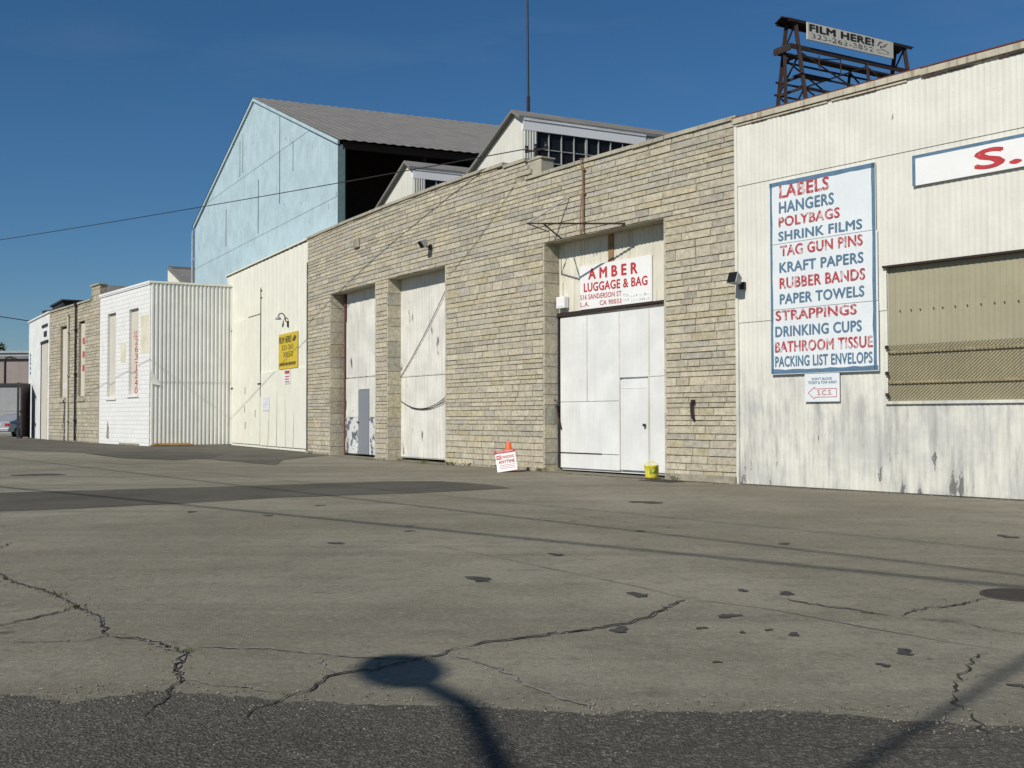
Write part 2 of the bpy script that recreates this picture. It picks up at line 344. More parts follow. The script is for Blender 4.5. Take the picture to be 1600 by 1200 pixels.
# ------------------------------------------------------------------ ground, road, patches, cracks
mb = MB(); xs = [-500, -60, -20, 0, 20, 60, 500]; ys = [-200, -20, 0, 10, 22, 40, 60, 82, 200, 900]
mb.add([(x, -y, gz(y)) if False else (x, y, gz(y)) for y in ys for x in xs] if False else [], [])
vs = [Vector((x, y, gz(y))) for y in ys for x in xs]; nx = len(xs)
mb.add(vs, [(j*nx+i, j*nx+i+1, (j+1)*nx+i+1, (j+1)*nx+i) for j in range(len(ys)-1) for i in range(nx-1)], raw=True)
struct('ground', mb, M['lot'])

def sheet(name, pts, m, lift=.004):
    mb = MB(); P = [Vector((p.x, p.y, gz(p.y)+lift)) for p in pts]
    b = bmesh.new(); vv = [b.verts.new(p) for p in P]; f = b.faces.new(vv); 
    if f.normal.z < 0: f.normal_flip()
    b.normal_update(); bmesh.ops.triangulate(b, faces=b.faces[:])
    for i, q in enumerate(b.verts): q.index = i
    mb.add([q.co.copy() for q in b.verts], [[q.index for q in f.verts] for f in b.faces], raw=True); b.free()
    for f in mb.f:
        a, c, d = (mb.v[i] for i in f[:3])
        if (c-a).cross(d-a).z < 0: f.reverse()
    return struct(name, mb, m)
def ragged(pts, step=.09, amp=.05):
    out = []
    for a, b in zip(pts, pts[1:]):
        n = max(1, int((b-a).length/step)); 
        d = (b-a).normalized(); nrm = Vector((-d.y, d.x, 0))
        for i in range(n): out.append(a.lerp(b, i/n) + nrm*rnd.uniform(-amp, amp)*(0.35+0.65*abs(math.sin(i*.13+a.x))))
    return out+[pts[-1]]
edge = [spot(*q) for q in ((-700, 1075), (-200, 1082), (0, 1085), (60, 1092), (110, 1101), (170, 1088), (240, 1082), (330, 1086), (430, 1096), (560, 1102), (660, 1102), (760, 1106), (850, 1113),
        (950, 1118), (1000, 1111), (1090, 1113), (1200, 1112), (1300, 1116), (1390, 1128), (1470, 1126), (1530, 1134), (1600, 1134), (2000, 1150), (2600, 1170))]
road = ragged(edge, .05, .035) + [Vector((60, edge[-1].y-.5, 0)), Vector((60, -9, 0)), Vector((-60, -9, 0)), Vector((-60, edge[0].y+.4, 0))]
sheet('asphalt_road', road, M['asphalt'])
T = [spot(*q) for q in ((-1600, 812), (-300, 778), (0, 770), (300, 762), (610, 752), (690, 752), (760, 757), (800, 763))]; T2 = [spot(*q) for q in ((720, 767), (640, 771), (430, 778), (280, 787), (120, 795), (0, 799), (-300, 812), (-1600, 866))]
sheet('dark_ground_patch', ragged(T, .3, .05)+ragged(T2, .3, .05), M['patch'])  # asphalt-filled trench across the lot
sheet('dark_ground_patch', ragged([spot(*q) for q in ((135, 709), (210, 706), (300, 706), (345, 711), (330, 716), (270, 719), (190, 716))], .3, .12), M['patch'], .012)  # plain darker ground sheet in front of the white box
ap = [spot(*q) for q in ((-400, 679), (0, 683.5), (150, 688), (233, 692), (362, 694), (480, 703), (515, 711.5), (440, 719), (430, 727), (330, 718), (210, 712), (90, 706), (0, 703), (-400, 697))]
sheet('dark_ground_apron', ragged(ap, .8, .12), M['apron'], .006)  # darker ground sheet along the foot of the left buildings

def ribbon(mb, px, w, lift, jit=1.0, step=.05):
    w *= .5; rk = random.Random(int(px[0][0]*7+px[0][1]*13)); rw = rnd
    P = [spot(*q) for q in px]; L = []
    for a, b in zip(P, P[1:]):
        n = max(1, int((b-a).length/step)); d = (b-a).normalized(); nr = Vector((-d.y, d.x, 0))
        for i in range(n): L.append(a.lerp(b, i/n)+nr*rk.uniform(-.024, .024)*jit)
    L.append(P[-1]); vs = []
    for i, p in enumerate(L):
        d = (L[min(i+1, len(L)-1)]-L[max(i-1, 0)]); d.normalize(); nr = Vector((-d.y, d.x, 0))
        e = min(1, i/4, (len(L)-1-i)/4)*.9+.1; ww = w*e*rw.uniform(.35, 1.2)*(.25 if rw.random() < .12 else 1)
        for s in (-1, 1): q = p+nr*s*ww/2; vs.append(Vector((q.x, q.y, gz(q.y)+lift)))
    mb.add(vs, [(2*i, 2*i+1, 2*i+3, 2*i+2) for i in range(len(L)-1)], raw=True)
CR = [  # dark cracks and one long dark line: pixel path, width
 ([(-60, 880), (0, 898), (15, 908), (50, 918), (85, 930), (120, 950), (150, 962), (162, 980), (165, 995)], .045), ([(165, 995), (225, 1000), (255, 1008), (285, 1020)], .03), ([(290, 1016), (275, 1045), (278, 1060), (265, 1082), (240, 1110), (225, 1132)], .028),
 ([(-60, 990), (0, 978), (60, 965), (120, 950)], .03), ([(120, 1003), (150, 998), (168, 991)], .03), ([(720, 1012), (780, 1002), (850, 993), (930, 983), (990, 973), (1025, 958), (1050, 945), (1078, 937)], .045),
 ([(720, 1012), (690, 1022), (640, 1034), (600, 1045), (540, 1053), (515, 1058), (480, 1080), (440, 1093), (410, 1106), (380, 1125), (358, 1134)], .028), ([(1200, 935), (1230, 937), (1265, 945), (1310, 950), (1360, 958), (1405, 964)], .035),
 ([(1405, 964), (1430, 953), (1470, 949), (1500, 945), (1545, 935)], .03), ([(1552, 1018), (1520, 1030), (1512, 1045), (1500, 1060), (1492, 1080), (1487, 1095), (1500, 1112), (1525, 1122), (1530, 1140), (1545, 1162)], .026),
 ([(-40, 832), (0, 824), (22, 820)], .03), ([(-30, 868), (0, 857), (20, 848)], .03), ([(110, 914), (160, 907), (200, 902), (330, 892), (400, 884), (470, 876), (540, 868), (610, 860)], .018), ([(840, 796), (1000, 820), (1100, 830)], .02),
 ([(-100, 748), (0, 740), (110, 732), (220, 725), (350, 715), (475, 706)], .06), ([(1405, 964), (1500, 975), (1560, 986), (1640, 998)], .022), ([(480, 810), (560, 803), (620, 798)], .02), ([(1030, 1163), (1300, 1170), (1500, 1169), (1640, 1168)], .010)]  # first path here is the long dark line over the far lot
mb = MB()
for p, ww in CR: ribbon(mb, p, ww, .009)
struct('pavement_cracks_and_line', mb, M['crack'])
mb = MB()
for p, ww in (([(285, 1015), (320, 1012), (420, 1015), (520, 1025), (580, 1028), (650, 1030), (720, 1013)], .035), ([(700, 1020), (740, 1035), (780, 1046), (830, 1075), (905, 1100), (945, 1116)], .035), ([(282, 1063), (330, 1070), (380, 1074), (440, 1085)], .03),
              ([(500, 1025), (505, 1038), (515, 1050), (530, 1055)], .03), ([(0, 1002), (60, 1003), (125, 1003)], .03), ([(165, 995), (225, 1001), (285, 1021)], .06), ([(290, 1014), (277, 1045), (276, 1062)], .05)):
    ribbon(mb, p, ww*1.7, .0065, .8)
for p, ww in (([(640, 845), (760, 868), (900, 897), (1000, 918), (1075, 936), (1200, 952), (1350, 980), (1480, 1004), (1640, 1026)], .035), ([(780, 800), (900, 815), (1100, 838), (1300, 868), (1500, 892)], .02)): ribbon(mb, p, ww, .0065, .3, .2)
for p, ww in CR[:9]: ribbon(mb, [q for q in p if q[1] < 1090], ww*1.9, .0065)
struct('crumbled_crack_edges', mb, M['crack_edge'])
mb = MB()
for x, y, a in ((750, 905, .16), (998, 930, .12), (1137, 963, .10), (967, 985, .10), (1095, 982, .045), (1160, 989, .035), (1200, 985, .035), (1241, 992, .065), (1413, 1021, .075), (870, 867, .11), (525, 849, .12), (1160, 923, .06), (1230, 928, .09), (1415, 1016, .04),
                (420, 806, .1), (500, 790, .1), (640, 830, .08), (1010, 785, .3), (1575, 839, .16), (1225, 850, .09), (1000, 830, .08), (60, 742, .6), (1120, 1035, .03), (300, 800, .12), (1590, 1072, .05), (1380, 1040, .05)):
    c = spot(x, y); a *= .52; n = 18; ph = rnd.uniform(0, 6)
    r = [a*(1+.3*math.sin(2*k*6.283/n+ph)+.2*math.sin(3*k*6.283/n+ph*2)+rnd.uniform(-.28, .28)) for k in range(n)]
    mb.add([Vector((c.x+r[k]*1.25*math.cos(6.283*k/n), c.y+r[k]*1.5*math.sin(6.283*k/n), gz(c.y)+.0046)) for k in range(n)], [tuple(range(n))], raw=True)
struct('tar_spots', mb, M['tar'])

# ------------------------------------------------------------------ the curved stone front
P0 = Vector((4.458, 21.918, 0)); TH0, KTH, S1 = 37.5, 10/23.0, 21.85
_arc = [(P0.x+.0, P0.y+.0)]
for i in range(2400):
    t = math.radians(TH0-KTH*(i+.5)*.01); _arc.append((_arc[-1][0]-math.sin(t)*.01, _arc[-1][1]+math.cos(t)*.01))
def arc(s, out=0.0, z=0.0):                      # s metres along the front from its right end, out metres in front of it
    i = min(max(s, 0)*100, 2399); k = int(i); a, b = _arc[k], _arc[k+1]; f = i-k
    t = math.radians(TH0-KTH*s); x = a[0]+(b[0]-a[0])*f; y = a[1]+(b[1]-a[1])*f
    if s < 0: x -= -math.sin(t)*(-s)*-1*-1; x = P0.x+math.sin(t)*(-s); y = P0.y-math.cos(t)*(-s)
    return Vector((x-math.cos(t)*out, y-math.sin(t)*out, z))
class ArcFr:                                      # same axes as Fr but bent along the front: x = -s
    def __call__(s, x, y=0, z=0): return arc(-x, -y, z)
AF = ArcFr()
BUFF = [(.525, .478, .362), (.505, .463, .358), (.55, .505, .392), (.51, .455, .32), (.485, .447, .352), (.465, .438, .365), (.425, .40, .33)]
def pick(up):
    w_ = (26, 24, 18, 8, 12, 9, 3) if not up else (14, 14, 11, 8, 18, 21, 14)
    c = rnd.choices(BUFF, w_)[0]; k = rnd.uniform(.90, 1.08); return tuple(q*k for q in c)
def ashlar(mb, x0, x1, ztop, holes, lint=None, hmin=.095, hmax=.175, lmin=.32, lmax=.98):
    """rock-faced stones laid in uneven courses; holes are (xa, xb, za, zb)"""
    z = -.12; cap = max(ztop(x0+(x1-x0)*i/60) for i in range(61))
    while z < cap:
        h = rnd.uniform(hmin, hmax)*(1.0 if rnd.random() > .12 else 1.45)
        if lint and z < lint < z+h+.07: h = lint-z
        zm = z+h/2; cuts = [(x0, x1)]
        for xa, xb, za, zb in holes:
            if za < zm < zb:
                new = []
                for a, b in cuts:
                    if xb <= a or xa >= b: new.append((a, b)); continue
                    if xa > a: new.append((a, xa))
                    if xb < b: new.append((xb, b))
                cuts = new
        up = lint is not None and zm > lint
        for a, b in cuts:
            x = a
            while x < b-1e-4:
                l = rnd.uniform(lmin, lmax)*(1.15 if up else .9)
                if b-(x+l) < lmin*.7: l = b-x
                zt = min(z+h, ztop(x+l/2)); 
                if zt-z > .04:
                    g = .006; d = rnd.uniform(.013, .025); i = rnd.uniform(.004, .009); mb.cur = pick(up); e = rnd.uniform(-.006, .006)
                    xa, xb, za, zb = x+g*rnd.uniform(.5, 1.1), x+l-g*rnd.uniform(.5, 1.1), z+g*.8, zt-g*.8
                    ir = 0.0 if abs(x+l-b) < 1e-3 else i; il = 0.0 if abs(x-a) < 1e-3 else i; q = (xa+xb)/2+rnd.uniform(-.1, .1)*l; dq = d+rnd.uniform(-.008, .012)
                    mb.add([(xa, .03, za), (xb, .03, za), (xb, .03, zb), (xa, .03, zb), (xa+il, -d+e, za+i), (xb-ir, -d-e, za+i), (xb-ir, -d-e*.5, zb-i), (xa+il, -d+e*.5, zb-i), (q, -dq, za+i), (q, -dq, zb-i)],
                           [(0, 1, 5, 8, 4), (1, 2, 6, 5), (2, 3, 7, 9, 6), (3, 0, 4, 7), (4, 8, 9, 7), (8, 5, 6, 9)])
                x += l
        z += h
    mb.cur = None
DOORS = [(2.0, 6.27), (10.88, 14.63), (15.46, 19.46)]; LZ = 5.52
def front_top(x):
    s = -x
    return 7.17 if s < 6.95 else min(7.60+(s-6.95)*.08, 7.74)
stone = thing('stone_warehouse', 'long curving warehouse front of buff rough stone courses with three tall doorways', 'building', P0)
mb = MB(AF); ashlar(mb, -S1, 0.0, front_top, [(-b, -a, -1, LZ) for a, b in DOORS], LZ)
part('wall', mb, M['stone'], stone)
mb = MB(AF)                                       # core of the wall behind the facing
def core(a, b, z0, z1):
    n = max(1, int((b-a)/.5)); vs = []
    for i in range(n+1):
        x = -(a+(b-a)*i/n); vs += [(x, 0, z0), (x, 0, z1), (x, .3, z1), (x, .3, z0)]
    fs = [(4*i+k, 4*i+(k+1) % 4, 4*i+4+(k+1) % 4, 4*i+4+k) for i in range(n) for k in range(4)]+[(0, 3, 2, 1), (4*n, 4*n+1, 4*n+2, 4*n+3)]; mb.add(vs, fs)
prev = 0.0
for a, b in DOORS: core(prev, a-.0, -.15, LZ+.0); prev = b
core(prev, S1, -.15, LZ); core(0, 7.0, LZ+.002, 7.14); core(7.0, S1, LZ+.002, 7.56)
part('wall_core', mb, M['mortar'], stone)
for a, b in DOORS:                                # squared quoin blocks lining each doorway, and its lintel soffit
    mb = MB(AF)
    for sx, sg in ((-b, 1), (-a, -1)):
        z = -.1
        while z < LZ-.02:
            h = min(rnd.uniform(.24, .5), LZ-.012-z); mb.cur = mul(pick(False), 1.04)
            g = rnd.uniform(0, .008); mb.box(min(sx, sx+sg*(.055+g)), max(sx, sx+sg*(.055+g)), -.012, .5, z+.006, z+h-.006); z += h
    mb.cur = (.42, .39, .30); n = 8
    for i in range(n):
        q0, q1 = -b+(b-a)*i/n, -b+(b-a)*(i+1)/n; mb.box(q0+.002, q1-.002, .0, .5, LZ-.01, LZ+.0)
    part('doorway_reveal', mb, M['stone'], stone)
mb = MB(AF)
def cope(a, b, f, n):
    for i in range(n):
        s0_, s1_ = a+(b-a)*i/n, a+(b-a)*(i+1)/n; z = f(-(s0_+s1_)/2); e = rnd.uniform(-.008, .008)
        mb.box(-s1_+.004, -s0_-.004, -.065+e, .34, z-.005+e, z+.075+e)
cope(0, 6.95, front_top, 7); cope(6.95, S1+.03, front_top, 15)
part('coping', mb, M['coping'], stone)
def drift(mb, pts, w0, lift=.006):
    L = []
    for a, b in zip(pts, pts[1:]):
        n = max(1, int((b-a).length/.12)); L += [(a.lerp(b, i/n), (b-a).normalized()) for i in range(n)]
    vs = []; ph = rnd.uniform(0, 9)
    for i, (p, d) in enumerate(L):
        nr = Vector((-d.y, d.x, 0)); k = w0*(.35+.65*abs(math.sin(i*.11+ph)*math.sin(i*.037+ph)))*rnd.uniform(.5, 1.3)
        for q in (p-nr*.06, p+nr*k): vs.append(Vector((q.x, q.y, gz(q.y)+lift)))
    mb.add(vs, [(2*i, 2*i+2, 2*i+3, 2*i+1) for i in range(len(L)-1)], raw=True)
    for f in mb.f:
        a, b, c = (mb.v[i] for i in f[:3])
        if (b-a).cross(c-a).z < 0: f.reverse()
dm = MB(); drift(dm, [arc(S1*i/40, .09) for i in range(41)][::-1], -.26)
_W = Fr(P0, 38.5); drift(dm, [_W(12, -.08), _W(0, -.08)], .16); _C = Fr((-7.081, 40.303), 28); drift(dm, [_C(.2, -.06), _C(-12, -.06)], .2)
struct('drifted_dirt', dm, M['dirt'])
mb = MB(AF)
for a, b in ((0.02, 1.95), (6.33, 10.8), (14.7, 15.4), (19.52, S1)):
    n = max(1, int((b-a)/1.2))
    for i in range(n): mb.box(-(a+(b-a)*(i+1)/n)+.003, -(a+(b-a)*i/n)-.003, -.10+rnd.uniform(-.02, .02), .02, -.2, (.11 if a < 1 else .07+gz(arc(a).y))+rnd.uniform(-.01, .03))
part('plinth', mb, M['concrete'], stone)
mb = MB(AF); mb.box(-S1-.03, -S1+.06, -.045, .3, -.1, 6.9); part('dark_corner_strip', mb, paint('dark_smeared_strip', (.10, .105, .095), .3, .6, (.25, .25, .22), .5, (.35, .34, .3), 3, .5), stone)  # added strip: dark band and grey-green smear on the stone's left end
mb = MB(AF); mb.box(-7.02, -6.42, .04, .46, 7.2, 7.62, .03); mb.box(-7.05, -6.39, .02, .49, 7.62, 7.68, .03); mb.box(-6.95, -6.6, .1, .4, 7.68, 7.74, .03)
part('chimney_stub', mb, M['coping'], stone)
back = [Vector((-5.7, 39.7, 0)), Vector((15.5, 49.2, 0)), Vector((23.0, 36.5, 0))]
ring = [arc(S1*i/20, -.31) for i in range(20, -1, -1)]
mb = MB(); pts = ring[::-1]+back
mb.add([Vector((p.x, p.y, 6.6)) for p in pts], [tuple(range(len(pts)))], raw=True); part('roof', mb, M['dark_roof'], stone)
mb = MB(); bb = [ring[0]]+back+[ring[-1]]
for a, b in zip(bb, bb[1:]): mb.add([Vector((a.x, a.y, -.2)), Vector((b.x, b.y, -.2)), Vector((b.x, b.y, 6.59)), Vector((a.x, a.y, 6.59))], [(0, 1, 2, 3)], raw=True)
part('rear_wall', mb, M['mortar'], stone)

def dframe(sl, sr, off=-.42):
    a = arc(sl, off); b = arc(sr, off); d = b-a; return Fr(a, math.degrees(math.atan2(d.x, -d.y)))
# -- doorway by the white building
D3 = dframe(6.75, 1.5)
mb = MB(D3); mb.corr(.35, 4.9, 3.80, 5.75, .13, .012, 0.02); mb.box(.35, 4.9, .03, .12, 3.7, 5.75)
o = part('transom_panel', mb, M['lintel_beige'], stone)
mb = MB(D3); mb.box(2.38, 2.56, -.004, .02, 4.86, 5.6); part('rust_stain', mb, M['rust_stain'], o)
mb = MB(D3); mb.box(.5, 4.9, -.06, .03, 3.765, 3.83); mb.bar((.5, -.05, 3.76), (4.9, -.05, 3.82), .05); part('track_rail', mb, M['rust'], stone)
mb = MB(D3); zb = .10
for a, b, c, d in ((.62, 2.78, 1.68, 3.70), (2.80, 3.765, 2.20, 3.70), (3.775, 4.9, 2.20, 3.70), (3.765, 4.9, zb, 2.19), (.62, 2.78, .46, 1.67), (.62, 2.78, zb, .445)): mb.box(a+.004, b-.004, -.03, .05, c, d, .004)
mb.box(.62, 4.9, .02, .09, .05, 3.7)
dr = part('sliding_door', mb, M['white_door'], stone, 'white sheet metal sliding door below the red lettered board')
mb = MB(D3); mb.box(2.825, 3.745, -.045, .0, .12, 2.15, .006); mb.box(2.9, 3.67, -.052, -.045, 1.95, 1.965)
part('wicket_door', mb, M['white_door'], dr)
for x, za, zc in ((1.64, 1.7, 3.7), (2.79, .12, 3.7), (3.77, .12, 3.7)):
    mb = MB(D3); mb.box(x-.018, x+.018, -.042, -.028, za, zc); part('seam_strip', mb, M['lintel_beige'], dr)
mb = MB(D3); mb.lathe([(0, 1.1), (.035, 1.1), (.035, 1.16), (0, 1.16)], 3.66, -.09, 10); mb.box(3.655, 3.665, -.09, -.04, 1.12, 1.14); part('knob', mb, M['dark_steel'], dr)
mb = MB(D3); mb.box(.63, 2.15, -.036, -.028, .44, .47); part('rusted_gap', mb, M['rust'], dr)
mb = MB(D3); mb.bar((.50, -.02, .1), (.50, -.02, 3.76), .09); part('door_post', mb, M['dark_steel'], stone)
mb = MB(D3); mb.tube([(.15, -.22, 1.72), (.45, -.22, 1.72), (.56, -.12, 1.72)], .018, 6); mb.tube([(.57, -.1, 1.62), (.60, -.08, 1.3), (.68, -.06, 1.02)], .022, 6); part('latch_bar', mb, M['rust'], stone)
# -- middle doorway
D2 = dframe(15.2, 10.4)
mb = MB(D2); mb.corr(.5, 4.6, 2.565, 5.8, .16, .006, 0); mb.corr(.5, 4.6, .13, 2.555, .16, .006, .012); mb.box(.5, 4.6, .03, .1, .1, 5.8)
mb.box(.55, 4.6, -.012, -.004, 2.54, 2.56)
d2 = part('tall_door', mb, M['old_white'], stone, 'tall plain white sheet metal door with loose cables across it')
mb = MB(D2)
def sag(p, q, dz, n=14): return [tuple(p[i]+(q[i]-p[i])*t/n-(dz*4*(t/n)*(1-t/n) if i == 2 else 0) for i in range(3)) for t in range(n+1)]
mb.tube(sag((.66, -.03, 1.82), (3.6, -.03, 1.92), .30), .012, 5); mb.tube(sag((1.3, -.035, 1.62), (3.6, -.03, 1.80), .14), .010, 5); mb.tube(sag((.66, -.03, 2.55), (3.6, -.05, 4.95), .1), .011, 5)
part('loose_cable', mb, M['wire'], d2)
# -- doorway at the far end
D1 = dframe(20.0, 15.0); z1 = .10
mb = MB(D1); mb.corr(1.0, 4.9, 2.64, 5.8, .55, .012, 0); mb.box(1.0, 4.9, .02, .08, z1, 5.8)
mb.box(1.0, 2.09, -.02, 0, 2.66, 4.55); mb.box(2.11, 4.9, -.02, 0, 2.66, 4.55)
d1 = part('tall_door', mb, M['old_white'], stone, 'flaking off white timber door with grey wicket door')
mb = MB(D1); mb.box(1.0, 2.12, -.03, .01, 1.33, 2.62); mb.box(3.05, 4.9, -.03, .01, 1.33, 2.62); mb.box(2.13, 3.04, -.028, .01, 2.24, 2.62); part('upper_panel', mb, M['old_white'], d1)
mb = MB(D1); mb.box(.98, 2.12, -.035, .01, z1+.02, 1.32); mb.box(3.05, 4.9, -.035, .01, z1+.02, 1.32); part('kick_panel', mb, M['flaked'], d1)
mb = MB(D1); mb.box(2.14, 3.03, -.05, .01, z1+.02, 2.22, .008); part('wicket_door', mb, M['grey_door'], d1)
mb = MB(D1); mb.lathe([(0, 1.12), (.03, 1.12), (.03, 1.18), (0, 1.18)], 2.2, -.08, 8); part('knob', mb, M['dark_steel'], d1)
mb = MB(D1); mb.box(.86, .97, -.05, .05, .08, 5.6); part('door_post', mb, M['rust_red'], stone)
mb = MB(D1); mb.box(.3, .9, .5, .52, 0, 5.8); part('gap_backing', mb, M['dark'], stone)

# -- saw-tooth roof monitors on the stone building's roof
def monitor(o2, wdt, zt, zb, L, npane, label, x_low, z_low):
    F = Fr(o2, 27); S = Fr((o2[0], o2[1]), 180-62.5)    # S runs back along the glazed side
    mb = MB(F); out = [(0, 6.55), (0, zt-.16), (-.42, zt+.12), (x_low, z_low), (x_low-1.2, z_low-.5), (x_low-1.2, 6.55)]
    mb.prism(out, 0, .12); 
    for i in range(1, 12): mb.box(-i*.45-.012, -i*.45+.012, -.012, 0, 6.6, zt-.2-max(0, (i*.45-.42))*.40)
    m0 = part('roof_monitor', mb, M['white'], stone, label)
    mb = MB(F); th = .09
    a = Vector((math.sin(math.radians(62.5)), math.cos(math.radians(62.5)), 0)); 
    def Pt(x, z, s): q = F(x, 0, z)+a*s; return q
    prof = [(.05, zt-.12), (-.42, zt+.15), (x_low, z_low+.03), (x_low-1.25, z_low-.5)]
    n = len(prof); vs = [Pt(x, z, s) for s in (-.15, L) for x, z in prof]+[Pt(x, z-th, s) for s in (-.15, L) for x, z in prof]
    fs = []
    for i in range(n-1): fs += [(i, i+1, n+i+1, n+i), (2*n+i+1, 2*n+i, 3*n+i, 3*n+i+1), (i, 2*n+i, 2*n+i+1, i+1), (n+i+1, 3*n+i+1, 3*n+i, n+i)]
    fs += [(0, n, 3*n, 2*n), (n-1, 3*n-1, 4*n-1, 2*n-1)]
    mb.add(vs, fs, raw=True); part('roof', mb, M['roof'], m0)
    mb = MB(S); mb.box(0, L*.62, -.03, .1, zt-.5, zt-.2); mb.box(0, L*.62, -.05, -.03, zt-.23, zt-.17); part('fascia', mb, M['board_white'], m0)
    mb = MB(S); mb.box(L*.62, L, -.02, .1, zt-.6, zt-.2); part('fascia_end', mb, M['grey_metal'], m0)
    mb = MB(S); mb.corr(0, .42, 6.55, zt-.5, .085, .03, .0); mb.box(0, .42, .005, .06, 6.55, zt-.5); part('corner_panel', mb, M['white'], m0)
    mb = MB(S); mb.box(.42, L, .05, .1, 6.55, zt-.5); g = part('glazing', mb, M['glass'], m0)
    mb = MB(S); pw = (L-.45)/npane
    for i in range(npane+1): ww = .02 if i % 4 else .06; mb.box(.44+pw*i-ww/2-.01, .44+pw*i+ww/2-.01, .0, .05, 6.6, zt-.5)
    for z in (zt-1.35, zt-.98, zt-1.7): mb.box(.42, L, .02, .05, z-.012, z+.012)
    part('glazing_bars', mb, M['grey_metal'], m0)
    return F, S
MF, MS = monitor((.313, 30.892), 3.3, 9.80, 8.2, 6.6, 15, 'larger white saw tooth roof monitor with dark glazing', -3.32, 8.79)
monitor((-3.24, 36.508), 3.1, 9.66, 8.4, 4.6, 10, 'smaller white saw tooth roof monitor before the open blue shed', -3.13, 8.70)

# ------------------------------------------------------------------ white corrugated warehouse on the right
W = Fr(P0, 38.5); ZT = 7.06; XE = 13.0
white = thing('white_warehouse', 'white corrugated metal warehouse with painted sign boards and a tan screened window', 'building', P0)
mb = MB(W)
wx0, wx1, wz0, wz1 = 3.30, 9.2, 1.57, 3.88
def sheets(x0, x1, z0, z1):
    for a, b, y in ((0.0, 3.16, .028), (3.145, 5.84, .014), (5.825, ZT, 0)):
        lo, hi = max(a, z0), min(b, z1)
        if hi > lo+.02: mb.corr(x0, x1, lo if lo > .01 else .012, hi, .105, .0045, y-.055, .2)
sheets(-.0, wx0, 0, ZT); sheets(wx0, wx1, 0, wz0); sheets(wx0, wx1, wz1, ZT); sheets(wx1, XE, 0, ZT)
wl = part('wall', mb, M['white'], white)
mb = MB(W); mb.box(-.035, .03, -.075, .2, .0, ZT); mb.box(.0, wx0, .0, .2, -.1, ZT); mb.box(wx0, wx1, .0, .2, -.1, wz0-.02); mb.box(wx0, wx1, .0, .2, wz1+.02, ZT); mb.box(wx1, XE, .0, .2, -.1, ZT)
part('wall_frame', mb, M['white'], white)
mb = MB(W)
x = -.06
while x < XE:
    l = rnd.uniform(1.6, 2.4); e = rnd.uniform(-.012, .012); mb.box(x+.004, min(x+l, XE)-.004, -.12+e, .25, ZT-.005+e, ZT+.10+e); mb.box(x+.05, min(x+l, XE)-.4*rnd.random(), -.085, -.06, ZT-.05, ZT-.012); x += l
part('fascia', mb, paint('stained_fascia', (.50, .46, .36), .2, .7, (.2, .14, .08), .5, (.14, .1, .07), 3, .6, rough=.8), white)
mb = MB(W); mb.box(-.08, XE, -.10, .28, ZT+.115, ZT+.135)
for i in range(26): xx = rnd.uniform(0, XE); mb.box(xx, xx+rnd.uniform(.2, .9), -.09, -.055, ZT-.058, ZT-.05)
part('roof_edge', mb, M['rust_red'], white)
mb = MB(W); mb.box(-.0, XE, .2, 20, 6.7, 6.8); part('roof', mb, M['dark_roof'], white)
mb = MB(W); mb.box(-.03, .12, .25, 20, 0, 6.9); mb.box(XE-.1, XE, .25, 20, 0, ZT); part('side_wall', mb, M['white'], white)
mb = MB(W); mb.corr(wx0-.02, wx1+.02, wz0, wz1, .105, .005, .02)
win = part('window_screen', mb, M['tan_fibre'], white, 'tan fibreglass window screen with expanded metal over its lower half')
mb = MB(W)                                        # expanded metal: a lattice of flat strands
mz0, mz1, dx, dz = wz0+.01, 2.54, .066, .028
nr = int((mz1-mz0)/dz)
for r in range(nr):
    z = mz0+(r+.5)*dz; k = 0; x = wx0; pts = []
    off = (r % 2)
    while x < 6.6:
        up = ((k+off) % 2)*2-1; pts.append((x, -.03, z+up*dz*.46)); x += dx/2; k += 1
    t = .0050; vs = []
    for p in pts: vs += [(p[0], p[1], p[2]-t), (p[0], p[1]-.012, p[2]+t)]
    mb.add(vs, [(2*i, 2*i+2, 2*i+3, 2*i+1) for i in range(len(pts)-1)])
part('expanded_mesh', mb, M['tan_mesh'], win)
for z in (wz0+.33, 2.42):
    mb = MB(W); mb.box(wx0, wx1, -.045, -.03, z-.01, z+.01); part('mesh_rail', mb, M['tan_mesh'], win)
mb = MB(W)
mb.box(wx0-.03, wx1, -.075, -.02, wz0-.05, wz0-.0)
part('window_sill', mb, M['white'], win)
mb = MB(W); mb.box(wx0-.05, wx1, -.10, -.0, wz1-.005, wz1+.03); part('window_hood', mb, M['rust'], win)
mb = MB(W)
for z in (2.5, 2.05, 1.68): mb.box(wx0-.02, wx0+.03, -.085, -.05, z-.03, z+.03)
for i in range(14): xx = wx0+.2+i*.21+rnd.uniform(-.03, .03); mb.box(xx, xx+.02, -.01, .0, 3.11, 3.13)
part('fixing_bolts', mb, M['rust'], win)

